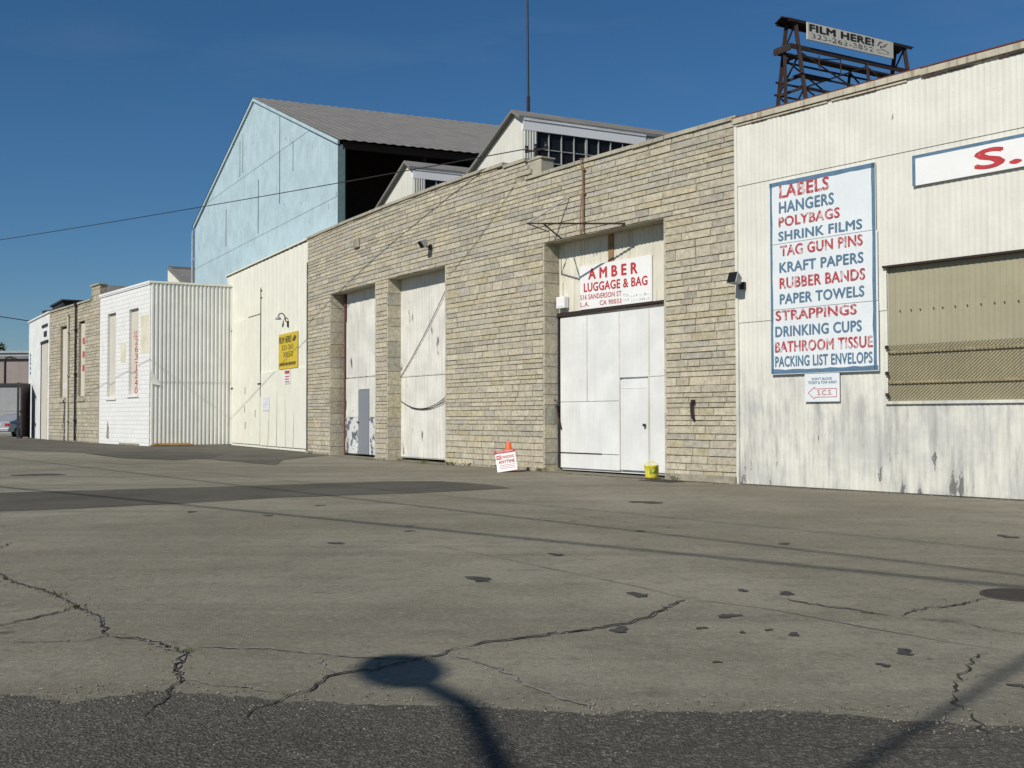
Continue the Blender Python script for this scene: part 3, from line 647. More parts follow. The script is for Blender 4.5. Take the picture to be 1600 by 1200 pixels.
def board(name, label, cat, F, x0, x1, z0, z1, y, m, th=.02, group=None, wob=0.0):
    o = thing(name, label, cat, F((x0+x1)/2, y, z0), group)
    mb = MB(F); mb.box(x0, x1, y-th, y, z0, z1, .003); part('board', mb, m, o); return o
YB = -.075                                        # back of the boards, just proud of the ribs
sg = thing('product_sign', 'tall pale board listing labels, hangers, polybags and more in red and blue letters', 'sign', W(2, YB, 2.1))
for i, (z0, z1, x0, x1) in enumerate(((4.565, 5.755, .825, 3.135), (3.325, 4.557, .832, 3.16), (2.10, 3.317, .845, 3.165))):
    mb = MB(W); mb.box(x0, x1, YB-.02, YB, z0, z1, .003); part('panel', mb, M['board'], sg)
mb = MB(W); y = YB-.0215; t = .075
def strip(a, b, w0):
    n = 14
    vs = []
    for i in range(n+1):
        q = i/n; x = a[0]+(b[0]-a[0])*q; z = a[1]+(b[1]-a[1])*q; d = w0*rnd.uniform(.82, 1.12)
        vs += [(x, y, z), (x+(d if a[0] == b[0] and a[0] < 2 else -d if a[0] == b[0] else 0), y, z+(0 if a[0] == b[0] else d if z < 3 else -d))]
    mb.add(vs, [(2*i, 2*i+2, 2*i+3, 2*i+1) if False else (2*i, 2*i+1, 2*i+3, 2*i+2) for i in range(n)])
strip((.84, 5.74), (3.13, 5.74), .085); strip((.86, 2.112), (3.155, 2.112), .085); strip((.85, 5.74), (.85, 2.12), .055); strip((3.13, 5.74), (3.13, 2.12), .07)
part('border', mb, M['blue_ink'], sg)
LINES = [("LABELS", 1.08, 2.18, 5.385, 5.67), ("HANGERS", 1.07, 2.28, 5.10, 5.36), ("POLYBAGS", 1.06, 2.40, 4.84, 5.075), ("SHRINK FILMS", 1.05, 2.86, 4.575, 4.80), ("TAG GUN PINS", 1.09, 2.87, 4.285, 4.53), ("KRAFT PAPERS", 1.07, 2.88, 3.975, 4.215),
         ("RUBBER BANDS", 1.07, 2.91, 3.675, 3.925), ("PAPER TOWELS", 1.07, 2.89, 3.38, 3.62), ("STRAPPINGS", .97, 2.73, 3.075, 3.31), ("DRINKING CUPS", .96, 2.83, 2.77, 3.015), ("BATHROOM TISSUE", .95, 3.05, 2.48, 2.73), ("PACKING LIST ENVELOPS", .95, 3.04, 2.205, 2.45)]
for i, (tx, a, b, c, d) in enumerate(LINES):
    mb = MB(W); glyphs(mb, tx, a, b, c+.042, d-.012, y, .03); part('lettering', mb, M['blue_ink' if i % 2 else 'red_ink'], sg)
s2 = board('parking_notice', 'small white board with red arrow and initials under the tall product sign', 'sign', W, 1.60, 2.35, 1.58, 2.095, YB+.012, M['board'], .02)
mb = MB(W); yy = YB-.0085
A = [(1.68, 1.745), (1.82, 1.85), (1.825, 1.815), (2.29, 1.815), (2.29, 1.665), (1.825, 1.665), (1.81, 1.63)]
for p, q in zip(A, A[1:]+A[:1]): mb.bar((p[0], yy, p[1]), (q[0], yy, q[1]), .009)
glyphs(mb, "S.C.S.", 1.88, 2.2, 1.70, 1.79, yy+.0, .0); part('arrow', mb, M['red_mid'], s2)
mb = MB(W); glyphs(mb, "DON'T BLOCK", 1.76, 2.20, 1.975, 2.02, yy, .01); glyphs(mb, "TICKET & TOW AWAY", 1.68, 2.3, 1.905, 1.955, yy, .01); part('lettering', mb, M['blue_ink'], s2)
s3 = board('company_sign', 'long white board with blue border and large red initials above the tan window', 'sign', W, 3.855, 9.6, 5.20, 5.715, YB, M['board_white'], .025)
mb = MB(W); y3 = YB-.0265; mb.box(3.855, 9.6, y3, y3+.001, 5.66, 5.716); mb.box(3.855, 3.915, y3, y3+.001, 5.20, 5.66); part('border', mb, M['blue_ink'], s3)
mb = MB(W); glyphs(mb, "S.", 5.0, 5.72, 5.275, 5.585, y3, .03); glyphs(mb, "C.S.", 5.95, 7.4, 5.275, 5.585, y3, .03); part('lettering', mb, M['red_strong'], s3)

# ------------------------------------------------------------------ the luggage shop board in the doorway
am = board('shop_sign', 'white board with red luggage shop lettering on the transom above the sliding door', 'sign', D3, 1.375, 3.86, 3.845, 4.87, -.0, M['board_white'], .025)
ya = -.0265; rs = -.06
for tx, a, b, c, d, m, bo in (("A M B E R", 1.70, 3.39, 4.545, 4.785, 'red_strong', .065), ("LUGGAGE & BAG", 1.53, 3.72, 4.26, 4.46, 'red_strong', .045), ("516 SANDERSON ST", 1.39, 2.86, 4.08, 4.195, 'red_mid', .01), ("L.A.", 1.40, 1.72, 3.915, 4.02, 'red_mid', .01), ("CA 90033", 2.1, 2.86, 3.905, 4.01, 'red_mid', .01),
                            ("TEL", 2.91, 3.12, 4.03, 4.085, 'ghost_ink', .0), ("FAX", 2.91, 3.12, 3.925, 3.98, 'ghost_ink', .0)):
    mb = MB(D3); glyphs(mb, tx, a, b, c, d, ya, bo*.6, rise=-.035*(b-a)/2); part('lettering', mb, M[m], am)
mb = MB(D3)
for z in (3.99, 3.89):
    x = 3.18
    while x < 3.8: l = rnd.uniform(.02, .05); mb.box(x, x+l, ya-.003, ya, z+.01, z+.055); x += l+rnd.uniform(.015, .06)
part('worn_print', mb, M['ghost_ink'], am)

# ------------------------------------------------------------------ fittings on the stone front
def floodlight(label, F, x, z, y, tilt):
    o = thing('floodlight', label, 'floodlight', F(x, y, z), 'floodlights on the building fronts')
    mb = MB(F); b = bmesh.new(); bmesh.ops.create_cone(b, cap_ends=True, cap_tris=False, segments=4, radius1=.165, radius2=.10, depth=.20)
    bmesh.ops.rotate(b, verts=b.verts, matrix=Matrix.Rotation(math.pi/4, 3, 'Z')); bmesh.ops.rotate(b, verts=b.verts, matrix=Matrix.Rotation(math.radians(-tilt), 3, 'X')); bmesh.ops.translate(b, verts=b.verts, vec=(x, y-.23, z))
    bmesh.ops.bevel(b, geom=b.edges[:], offset=.012, segments=1, affect='EDGES'); mb.bm(b); part('housing', mb, M['grey_metal'], o)
    mb = MB(F); b = bmesh.new(); bmesh.ops.create_cone(b, cap_ends=True, cap_tris=False, segments=4, radius1=.146, radius2=.142, depth=.012)
    bmesh.ops.rotate(b, verts=b.verts, matrix=Matrix.Rotation(math.pi/4, 3, 'Z')); bmesh.ops.translate(b, verts=b.verts, vec=(0, 0, -.105)); bmesh.ops.rotate(b, verts=b.verts, matrix=Matrix.Rotation(math.radians(-tilt), 3, 'X')); bmesh.ops.translate(b, verts=b.verts, vec=(x, y-.23, z)); mb.bm(b)
    part('lens', mb, M['glass'], o)
    mb = MB(F); mb.tube([(x, y, z-.1), (x, y-.12, z-.12), (x, y-.19, z-.02)], .018, 6); mb.box(x-.06, x+.06, y-.05, y, z-.18, z-.04); part('bracket', mb, M['dark_steel'], o)
    return o
FA = Fr(arc(11.7, .05), TH0-KTH*11.7)
floodlight('grey floodlight high on the stone front above the middle doorway', FA, .0, 6.22, 0, 55)
floodlight('dark floodlight at the corner of the white wall left of the product sign', W, .16, 3.97, -.06, 110)
FV = Fr(arc(16.9, .05), TH0-KTH*16.9); mb = MB(FV); mb.box(-.2, .2, -.05, .02, 6.78, 7.08, .01)
for i in range(5): mb.box(-.16, .16, -.062, -.05, 6.82+i*.05, 6.84+i*.05)
single('wall_vent', 'small grey louvred vent on the stone wall over the far doorway', 'vent', mb, M['coping'], FV(0, 0, 6.78))
mb = MB(D3); mb.box(.60, .92, -.14, -.0, 3.93, 4.21, .012); mb.box(.64, .88, -.15, -.14, 3.97, 4.17, .004); mb.tube([(.7, -.06, 4.2), (.7, -.05, 4.6)], .014, 6)
single('junction_box', 'off white electrical box left of the red lettered shop board', 'electrical box', mb, M['board_white'], D3(.76, 0, 3.93))
FC = Fr(arc(4.65, .055), TH0-KTH*4.65); mb = MB(FC); mb.tube([(.02, -.03, 5.55), (.02, -.03, 6.9), (.0, -.05, 7.1), (.0, -.08, 7.24), (.0, .1, 7.27)], .022, 6); mb.tube([(-.09, -.03, 5.5), (-.06, -.035, 6.1), (-.02, -.03, 6.4)], .014, 6)
for z in (5.8, 6.45, 7.0): mb.box(-.04, .08, -.03, 0, z-.02, z+.02)
single('conduit_pipe', 'thin rusty conduit running down the stone above the luggage shop board', 'pipe', mb, M['rust_stain'], FC(0, 0, 5.5))
br = thing('sign_bracket', 'dark bent metal bracket frame sticking out over the doorway with the luggage board', 'bracket', arc(4.5, 0, 5.5))
mb = MB(AF)
B_, Tp = (-5.0, -.95, 5.72), (-5.75, -.85, 5.84)
for p, q, r in (((-3.25, -.03, 5.56), B_, .022), (B_, (-5.5, -.03, 5.52), .018), (B_, Tp, .018), (Tp, (-6.0, -.03, 5.75), .012)): mb.tube([p, q], r, 6)
part('frame', mb, M['rust'], br)
mb = MB(AF); mb.tube([Tp, (-5.2, -.03, 6.45)], .02, 6); part('stay_rod', mb, M['grey_metal'], br)
FH = Fr(arc(1.2, .05), TH0-KTH*1.2); mb = MB(FH); mb.tube([(0, -.01, 1.62), (0, -.05, 1.6), (.01, -.06, 1.42), (.03, -.05, 1.28), (.03, -.01, 1.27)], .028, 7); mb.box(-.05, .05, -.015, .01, 1.56, 1.66)
single('wall_hook', 'rusty iron hook on the stone pier beside the white warehouse', 'hook', mb, M['rust'], FH(0, 0, 1.27))
mb = MB(MF); q0 = MF(-.40, .25, 9.9); mb = MB(); mb.tube([(q0.x, -q0.y, 9.85) if False else tuple(IDF.o) for _ in range(0)], .1) if False else None
mb.add([], [])
def vtube(mb, pts, r, n=8):                       # tube through world points
    keep = mb.fr; mb.fr = lambda x, y=0, z=0: Vector((x, y, z)); mb.tube([tuple(p) for p in pts], r, n); mb.fr = keep
q0 = MF(-.62, .5, 0)
ms = thing('antenna_mast', 'tall thin rusty mast rising from the larger roof monitor', 'mast', (q0.x, q0.y, 9.6))
mb = MB(); vtube(mb, [(q0.x, q0.y, 9.75), (q0.x, q0.y, 10.45)], .05); part('sleeve', mb, M['rust'], ms)
mb = MB(); vtube(mb, [(q0.x, q0.y, 10.3), (q0.x-.03, q0.y, 14.5), (q0.x-.05, q0.y, 19.0)], [.034, .03, .018]); part('pole', mb, M['dark_steel'], ms)
ins = arc(6.85, -.2, 7.72)
sv = thing('insulator_bracket', 'rusty insulator bracket on the chimney stub where the overhead wire ends', 'bracket', ins)
mb = MB(); vtube(mb, [ins, ins+Vector((0, 0, .3))], .03); vtube(mb, [ins+Vector((-.25, .2, .2)), ins+Vector((.3, -.25, .2))], .025); part('bracket_arm', mb, M['rust'], sv)
for k in (-.8, 0, .9):
    mb = MB(); c = ins+Vector((.28*k, -.23*k, .2)); vtube(mb, [c, c+Vector((0, 0, .05)), c+Vector((0, 0, .1)), c+Vector((0, 0, .15))], [.03, .055, .035, .05]); part('insulator', mb, M['dark_steel'], sv)

# ------------------------------------------------------------------ billboard tower behind the roofs
TF = Fr((11.006, 45.0), 120)                      # its face is turned across the street
tw = thing('billboard_tower', 'rusty steel billboard tower standing on the roof behind the white warehouse', 'tower', TF(3.5, 0, 6.6))
def legy(z): return .24+(17.4-z)*.168
for x in (.45, 6.85):
    for sgn in (-1, 1):
        mb = MB(TF); mb.bar((x, sgn*legy(17.35), 17.35), (x, sgn*legy(6.6), 6.6), .14); part('leg', mb, M['rust'], tw)
for x in (4.3,):
    for sgn in (-1, 1):
        mb = MB(TF); mb.bar((x, sgn*legy(16.2), 16.2), (x, sgn*legy(6.6), 6.6), .10); part('leg', mb, M['rust'], tw)
mb = MB(TF); mb.bar((.1, .0, 16.1), (.3, .0, 6.6), .12); part('leg', mb, M['rust'], tw)
mb = MB(TF); mb.prism([(-.0, 0), (0, 0.01)], 0, 1) if False else None
vs = [(x, y, z) for x in (-.05, 7.3) for y, z in ((-.40, 17.40), (0, 17.58), (.40, 17.40), (.40, 17.36), (0, 17.53), (-.40, 17.36))]
mb.add(vs, [(0, 1, 7, 6), (1, 2, 8, 7), (2, 3, 9, 8), (3, 4, 10, 9), (4, 5, 11, 10), (5, 0, 6, 11), (5, 4, 3, 2, 1, 0), (6, 7, 8, 9, 10, 11)])
for yv in (-.36, .36): mb.box(0, 7.2, yv-.035, yv+.035, 17.29, 17.36)
part('cap_roof', mb, M['rust'], tw)
mb = MB(TF); mb.box(-.05, 7.15, -.50, -.47, 16.12, 16.32); mb.box(-.05, 7.15, .47, .50, 16.12, 16.32); mb.box(-.05, 7.15, .20, .46, 16.14, 16.16)
for x in (-.05, 7.1): mb.box(x, x+.05, -.46, .46, 16.06, 16.34)
part('catwalk', mb, M['rust'], tw)
mb = MB(TF)
for z, xa, xb in ((15.90, .4, 6.9), (15.05, .2, 6.9), (14.55, .2, 6.9), (12.6, .3, 6.9), (10, .3, 6.9)):
    for sgn in (-1, 1): mb.bar((xa, sgn*legy(z), z), (xb, sgn*legy(z), z), .05, .075)
    for x in (.45, 6.85): mb.bar((x, -legy(z), z), (x, legy(z), z), .07, .10)
part('girt', mb, M['rust'], tw)
mb = MB(TF)
for za, zb_ in ((16.05, 14.55), (14.5, 12.6), (12.6, 10)):
    for sgn in (-1, 1):
        for xa, xb in ((.5, 4.3), (4.3, .5), (4.3, 6.85), (6.85, 4.3)): mb.bar((xa, sgn*legy(za), za), (xb, sgn*legy(zb_), zb_), .05)
for x in (.45, 6.85):
    for za, zb_ in ((17.3, 16.3), (16.0, 14.6), (14.5, 12.6)): mb.bar((x, -legy(za), za), (x, legy(zb_), zb_), .055)
part('cross_brace', mb, M['rust'], tw)
mb = MB(TF); mb.box(.3, 2.0, -legy(15.1)-.1, -.2, 15.1, 15.12)
for x in (.8, 2.0):
    mb.bar((x, -1.2, 15.12), (x, -1.2, 15.75), .04)
mb.bar((.8, -1.2, 15.6), (2.0, -1.2, 15.78), .04); part('platform', mb, M['rust'], tw)
fb = board('billboard', 'weathered film here board with black lettering on the rusty tower', 'sign', TF, .72, 5.72, 16.56, 17.27, -.60, M['bill_board'], .05)
mb = MB(TF); yb = -.6515; glyphs(mb, "FILM HERE!", .86, 4.52, 16.92, 17.20, yb, .05); part('lettering', mb, M['black_ink'], fb)
mb = MB(TF); glyphs(mb, "323-263-3852", .95, 4.5, 16.65, 16.85, yb, .0); part('lettering', mb, M['black_thin'], fb)
mb = MB(TF)
for p, q, ww in (((5.25, 17.1), (5.45, 17.28), .07), ((5.4, 17.05), (5.75, 17.18), .10), ((5.3, 17.25), (5.6, 17.3), .03), ((5.6, 17.12), (5.85, 17.26), .04), ((5.2, 16.9), (5.55, 16.98), .03), ((5.55, 16.98), (5.95, 16.9), .03), ((5.25, 16.8), (5.95, 16.83), .02)): mb.bar((p[0], yb-.004, p[1]), (q[0], yb-.004, q[1]), ww, .008) if False else mb.prism([(p[0]-.5, p[1]-ww/2-.13), (q[0]-.5, q[1]-ww/2-.13), (q[0]-.5, q[1]+ww/2-.13), (p[0]-.5, p[1]+ww/2-.13)], yb-.004, yb)
part('emblem', mb, M['black_thin'], fb)

# ------------------------------------------------------------------ cream sheet metal front with its gate
C = Fr((-7.081, 40.303), 28); CG = .07
cream = thing('cream_gatehouse', 'cream painted sheet metal front with a big gate between stone wall and white box', 'building', C(-6, 0, 0))
CT = 7.86
mb = MB(C); mb.corr(-13.1, .35, .05, CT, .56, .010, 0, .02); mb.box(-13.1, .35, .02, .14, 0, CT); part('wall', mb, M['cream'], cream)
mb = MB(C)
x = -13.15
while x < .3: l = rnd.uniform(.9, 1.6); mb.box(x, min(x+l, .35)-.05, -.07, .72, CT+.004, CT+.06); x += l
part('top_trim', mb, M['cream'], cream)
mb = MB(C); mb.box(-13.05, .2, -.014, -.010, CT-.05, CT-.02); part('trim_shadow_gap', mb, M['brown_dark'], cream)
mb = MB(C); mb.box(-11.95, -7.22, -.05, .0, CG+.12, 5.62, .006)
for i in range(1, 8): xx = -11.95+i*.59; mb.box(xx-.008, xx+.008, -.056, -.05, CG+.2, 5.55)
gate = part('gate_leaf', mb, M['cream'], cream, 'tall cream gate leaf left of the hinged door')
mb = MB(C); mb.box(-7.23, -7.19, -.035, -.004, 2.2, 6.75); mb.box(-9.2, -7.2, -.02, -.008, 5.63, 5.67); mb.box(-7.24, -7.05, -.045, -.005, 6.3, 6.34); mb.box(-7.24, -7.05, -.045, -.005, 6.6, 6.64); mb.box(-12.0, -11.9, -.06, 0, 5.2, 5.3); mb.box(-12.0, -11.7, -.07, 0, 2.6, 2.68); mb.box(-7.5, -7.0, -.07, 0, 2.7, 2.76)
part('hinge_strip', mb, M['rust'], gate)
mb = MB(C); mb.box(-7.08, .2, -.05, .0, CG+.1, 3.18, .006)
for i, xx in enumerate((-5.7, -4.6, -3.5, -2.5, -1.5)): mb.box(xx-.008, xx+.008, -.056, -.05, CG+.15, 3.1)
part('hinged_door', mb, M['cream'], cream, 'low wide cream door under the yellow board')
mb = MB(C)
for xx, zt, dx in ((-5.95, 1.9, .22), (-4.72, 2.4, .06), (-3.5, 2.0, -.05), (-2.5, 1.5, .1), (-7.12, 3.1, 0)):
    mb.add([(xx-.018, -.058, CG+.12), (xx+.018, -.058, CG+.12), (xx+dx+.006, -.058, zt), (xx+dx-.006, -.058, zt)], [(0, 1, 2, 3)])
for xx, z in ((-9.6, 1.7), (-9.5, 1.0), (-9.55, 2.5), (-7.9, 1.5)): mb.box(xx-.04, xx+.04, -.058, -.05, z-.16, z+.14)
part('open_joint', mb, M['rust_stain'], cream)
gl = thing('gooseneck_lamp', 'small dark gooseneck lamp on the cream wall above the yellow board', 'lamp', C(-3.6, 0, 5.2))
mb = MB(C); mb.tube([(-3.3, 0, 4.95), (-3.3, -.12, 5.05), (-3.3, -.16, 5.25), (-3.5, -.2, 5.36), (-3.8, -.22, 5.36), (-3.95, -.22, 5.28)], .022, 7); mb.box(-3.38, -3.22, -.05, 0, 4.82, 5.05); part('arm', mb, M['dark_steel'], gl)
mb = MB(C); mb.lathe([(.03, 5.30), (.06, 5.26), (.13, 5.15), (.12, 5.15), (.05, 5.23)], -3.95, -.22, 14); part('shade', mb, M['grey_metal'], gl, smooth=True)
ys = board('yellow_sign', 'square yellow film here board with dark lettering on the cream wall', 'sign', C, -4.45, -1.98, 3.2, 4.58, -.03, M['yellow'], .03)
mb = MB(C); yy = -.0615; glyphs(mb, "FILM HERE!", -4.36, -2.75, 4.22, 4.46, yy, .03); glyphs(mb, "323-263", -4.0, -2.5, 3.94, 4.13, yy, .0); glyphs(mb, "3852", -3.8, -2.55, 3.66, 3.86, yy, .0)
mb.prism([(-2.65, 4.25), (-2.3, 4.22), (-2.1, 4.36), (-2.3, 4.46), (-2.5, 4.36)], yy-.004, yy); part('lettering', mb, M['dark_ink'], ys)
mb = MB(C)
x = -4.3
while x < -2.15: l = rnd.uniform(.08, .22); mb.box(x, x+l, yy-.003, yy, 3.33, 3.45); x += l+.05
part('fine_print', mb, M['dark_ink'], ys)
n1 = board('red_notice', 'small white notice with red print just under the yellow board', 'sign', C, -3.62, -2.86, 2.62, 3.17, -.058, M['board_white'], .015)
mb = MB(C); yy = -.0745; mb.box(-3.56, -2.92, yy, yy+.001, 3.0, 3.13)
for z in (2.9, 2.8, 2.7): 
    x = -3.5
    while x < -3.0: l = rnd.uniform(.05, .14); mb.box(x, x+l, yy-.002, yy, z-.03, z+.025); x += l+.03
part('lettering', mb, M['red_mid'], n1)
n2 = board('white_notice', 'small white notice low on the cream door', 'sign', C, -6.68, -5.75, 1.6, 2.17, -.058, M['board'], .015)
mb = MB(C)
for z in (2.08, 1.97, 1.86, 1.75):
    x = -6.55
    while x < -5.95: l = rnd.uniform(.05, .16); mb.box(x, x+l, yy-.002, yy, z-.025, z+.025); x += l+.04
part('lettering', mb, M['ghost_ink'], n2)

# ------------------------------------------------------------------ the open-sided pale blue shed
S = Fr(C(0, .6, 0), 28.5); xr, xl, xp, zr, zl, zp = .77, -21.85, -10.33, 11.2, 11.55, 15.52
blue = thing('blue_shed', 'tall pale blue gabled shed with grey ribbed roof and dark open side', 'building', S(-10, 0, 0))
def gt(x): return zl+(zp-zl)*(x-xl)/(xp-xl) if x < xp else zp+(zr-zp)*(x-xp)/(xr-xp)
mb = MB(S)
def band(z0, off, lo_f, hi_f): pass
for a, b in ((xl, -19.0), (-19.0, -13.5), (-13.5, xp), (xp, -6.4), (-6.4, xr)):
    mb.corr(a, b, 0, lambda x: min(gt(x), 9.3), .24, .010, .012, .2); mb.corr(a, b, 9.28, lambda x: max(min(gt(x), 12.4), 9.29), .24, .010, 0, .2)
    if max(gt(a), gt(b)) > 12.4: mb.corr(a, b, 12.38, lambda x: max(gt(x), 12.38), .24, .010, -.012, .2)
part('gable_wall', mb, M['blue'], blue)
mb = MB(S)
for xx, a, b in ((-6.42, 10.2, 13.85), (-12.2, 12.6, 14.4), (-12.7, 12.5, 14.2), (-4.6, 11.2, 12.4), (-9.6, 9.4, 11.8), (-15.2, 9.6, 11.4)):
    mb = MB(S); mb.box(xx-.010, xx+.010, -.03, -.02, a, b); part('open_joint', mb, M['rust'], blue)
mb = MB(S)
for (xa, za), (xb, zb_) in (((xl-.1, zl+.02), (xp, zp+.05)), ((xp, zp+.05), (xr+.1, zr+.02))): mb.bar((xa, -.06, za-.05), (xb, -.06, zb_-.05), .08, .13)
part('barge_board', mb, M['blue'], blue)
ra = math.radians(65.8); rd = Vector((math.sin(ra), math.cos(ra), 0)); RL = 19.0
mb = MB(); n = 52
def roofpt(x, z, s): return S(x, 0, z)+rd*s
for (xa, za), (xb, zb_) in (((xp, zp+.10), (xr+.35, zr+.0)), ((xp, zp+.10), (xl-.35, zl+.0))):
    vs = []
    for i in range(n*2+1):
        s = -.12+(RL+.12)*i/(2*n); dz = .028 if i % 2 else 0
        for t in range(5): vs.append(roofpt(xa+(xb-xa)*t/4, za+(zb_-za)*t/4+dz-(.012*(t % 2)), s))
    mb.add(vs, [(5*i+t, 5*i+5+t, 5*i+6+t, 5*i+1+t) for i in range(2*n) for t in range(4)], raw=True)
part('roof', mb, M['roof'], blue)
mb = MB()
def wallq(x0, z0, x1, z1, s0_, s1_, zb=0): mb.add([roofpt(x0, zb, s0_), roofpt(x1, zb, s1_), roofpt(x1, z1, s1_), roofpt(x0, z0, s0_)], [(0, 1, 2, 3)], raw=True)
wallq(xl, zl-.05, xl, zl-.05, 0, RL); part('side_wall', mb, M['blue'], blue)
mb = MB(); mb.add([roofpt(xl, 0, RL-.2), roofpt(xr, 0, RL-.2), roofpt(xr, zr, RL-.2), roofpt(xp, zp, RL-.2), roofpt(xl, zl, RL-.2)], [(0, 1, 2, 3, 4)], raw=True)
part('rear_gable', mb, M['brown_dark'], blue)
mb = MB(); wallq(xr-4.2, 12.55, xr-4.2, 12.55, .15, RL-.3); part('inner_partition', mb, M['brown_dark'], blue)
mb = MB(); vs = []
e0, e1 = roofpt(xr+.05, zr-.12, .1), roofpt(xr+.05, zr-.12, RL)
mb.fr = lambda x, y=0, z=0: Vector((x, y, z))
mb.bar(tuple(e0), tuple(e1), .14, .26); part('eave_beam', mb, M['brown_dark'], blue)
for s in (.12, 6.5, 12.8):
    mb = MB(); mb.fr = lambda x, y=0, z=0: Vector((x, y, z)); b0 = roofpt(xr-.05, 0, s); mb.bar((b0.x, b0.y, 0), (b0.x, b0.y, zr-.1), .26 if s < 1 else .2); part('post', mb, M['teal_post'] if s < 1 else M['brown_dark'], blue)
for s in (3.3, 6.5, 9.6, 12.8):
    mb = MB(); mb.fr = lambda x, y=0, z=0: Vector((x, y, z)); a_, b_ = roofpt(xr-.1, zr-.3, s), roofpt(xr-4.1, 11.9, s); mb.bar(tuple(a_), tuple(b_), .12, .2); part('rafter', mb, M['brown_dark'], blue)
mb = MB(S); mb.tube([(xl-.12, -.1, 6.0), (xl-.12, -.1, zl-.6), (xl-.05, -.1, zl-.2)], .07, 8); mb.box(xl-.2, xl-.02, -.14, -.04, 9.7, 9.9); part('downpipe', mb, M['grey_metal'], blue)

# ------------------------------------------------------------------ white box annex left of the gate
B0 = (-15.961, 49.272); BS = Fr(B0, 118); BF = Fr(B0, 37); BL, BW, BZ = 3.63, 7.15, 7.27
box = thing('white_box_annex', 'white box annex with painted brick front and ribbed metal side', 'building', (B0[0], B0[1], 0))
mb = MB(BS); mb.corr(0, BL+.03, 2.93, BZ, .175, .048, 0, .2); mb.corr(0, BL+.03, .12, 2.95, .175, .048, .012, .2); mb.box(0, BL+.02, .03, .15, 0, BZ); part('side_wall', mb, M['box_side'], box)
mb = MB(BS); mb.add([(.02, -.05, 3.05), (.10, -.09, 2.80), (.52, -.05, 2.74), (.06, -.04, 3.45)], [(0, 1, 2, 3)]); mb.box(.0, BL, -.045, -.038, 2.92, 2.945); part('torn_flap', mb, M['box_side'], box)
wins = [(-5.95, -4.69, 2.30, 6.33), (-2.78, -1.50, 2.39, 6.30)]
mb = MB(BF); xs_ = [-BW, -5.95, -4.69, -2.78, -1.50, 0]
for i in range(5):
    a, b = xs_[i], xs_[i+1]
    if i in (1, 3):
        z0, z1_ = wins[i//2][2], wins[i//2][3]; mb.box(a, b, 0, .3, 0, z0); mb.box(a, b, 0, .3, z1_, BZ)
    else: mb.box(a, b, 0, .3, 0, BZ)
part('front_wall', mb, M['brick_white'], box)
mb = MB(BF); mb.box(-BW-.02, .05, -.06, .3, BZ+.003, BZ+.10); mb.box(-BW, .03, -.04, -.005, BZ-.06, BZ); 
part('parapet_cap', mb, M['board_white'], box)
mb = MB(BS); mb.box(-.02, BL+.1, -.07, .25, BZ+.006, BZ+.095); part('parapet_cap', mb, M['cream'], box)
mb = MB(BF); mb.box(-BW, -.1, .3, 6, 6.9, 7.0); part('roof', mb, M['dark_roof'], box)
for i, (a, b, z0, z1_) in enumerate(wins):
    mb = MB(BF); mb.box(a, b, .14, .2, z0, z1_); wn = part('window', mb, M['window_board'], box, ('boarded window in the white brick without writing', 'boarded window with red numbers down it')[i])
    mb = MB(BF); mb.box(a-.12, b+.1, -.06, .14, z0-.14, z0-.003, .01); part('sill', mb, M['brick_white'], wn)
    if i:
        mb = MB(BF); zz = 5.28
        for ch, h in (("323", .32), ("2", .34), ("6", .34), ("3", .34), ("-", .06), ("1", .34), ("2", .34), ("4", .34), ("0", .34)):
            wd = .75 if len(ch) == 3 else .11 if ch == '1' else (.42 if ch != '-' else .3); hh = h; gap = .045 if ch != '-' else .1
            hh *= .86; glyphs(mb, ch, -2.15-wd/2, -2.15+wd/2, zz-hh-(.05 if ch == '-' else 0), zz-(.05 if ch == '-' else 0), .139, .0); zz -= hh/.86+gap-.04+(.04 if ch == '-' else 0)
        part('lettering', mb, M['red_strong'], wn)
mb = MB(BF); mb.box(-3.95, -3.2, -.006, -.002, 3.9, 4.8); mb.box(-1.15, -.15, -.006, -.002, 4.2, 5.9); part('paper_remnant', mb, paint('faded_paper', (.68, .64, .46), .15, .4, (.7, .7, .66), .4, (.74, .74, .7), 2, .5), box)
mb = MB(BF); mb.add([(-6.0, -.004, .35), (-5.6, -.004, .3), (-5.62, -.004, .9), (-5.85, -.004, 1.2)], [(0, 1, 2, 3)]); mb.box(-4.0, -1.3, -.04, 0, .03, .16); part('spalled_patch', mb, M['mortar'], box)
pk = spot(260, 694.5)
mb = MB(BS); mb.box(.1, 1.75, -.22, -.08, .1, .2, .01); mb.box(.5, 1.9, -.30, -.23, .1, .16, .01)
single('timber_planks', 'raw timber offcuts lying at the foot of the ribbed white wall', 'timber', mb, M['wood'], BS(.9, -.2, .1))
# small saw-tooth roof behind the box
RF = Fr((-15.5, 52.0), 28)
rf = thing('rear_roof_monitor', 'small grey roof monitor showing above the white box beside the blue shed', 'building', RF(-21, 4, 0))
mb = MB(RF); mb.prism([(-23.5, 0), (-23.5, 11.2), (-23.2, 11.25), (-18.4, 9.7), (-18.4, 0)], 4, 4.2); part('end_wall', mb, M['cream'], rf)
mb = MB(RF); mb.add([(-23.4, 3.95, 11.32), (-18.3, 3.95, 9.68), (-18.3, 9, 9.68), (-23.4, 9, 11.32)], [(0, 1, 2, 3)]); mb.bar((-23.4, 4.1, 11.3), (-18.3, 4.1, 9.7), .22); mb.bar((-23.4, 4.0, 11.35), (-23.4, 9, 11.35), .2); part('roof', mb, M['roof'], rf)

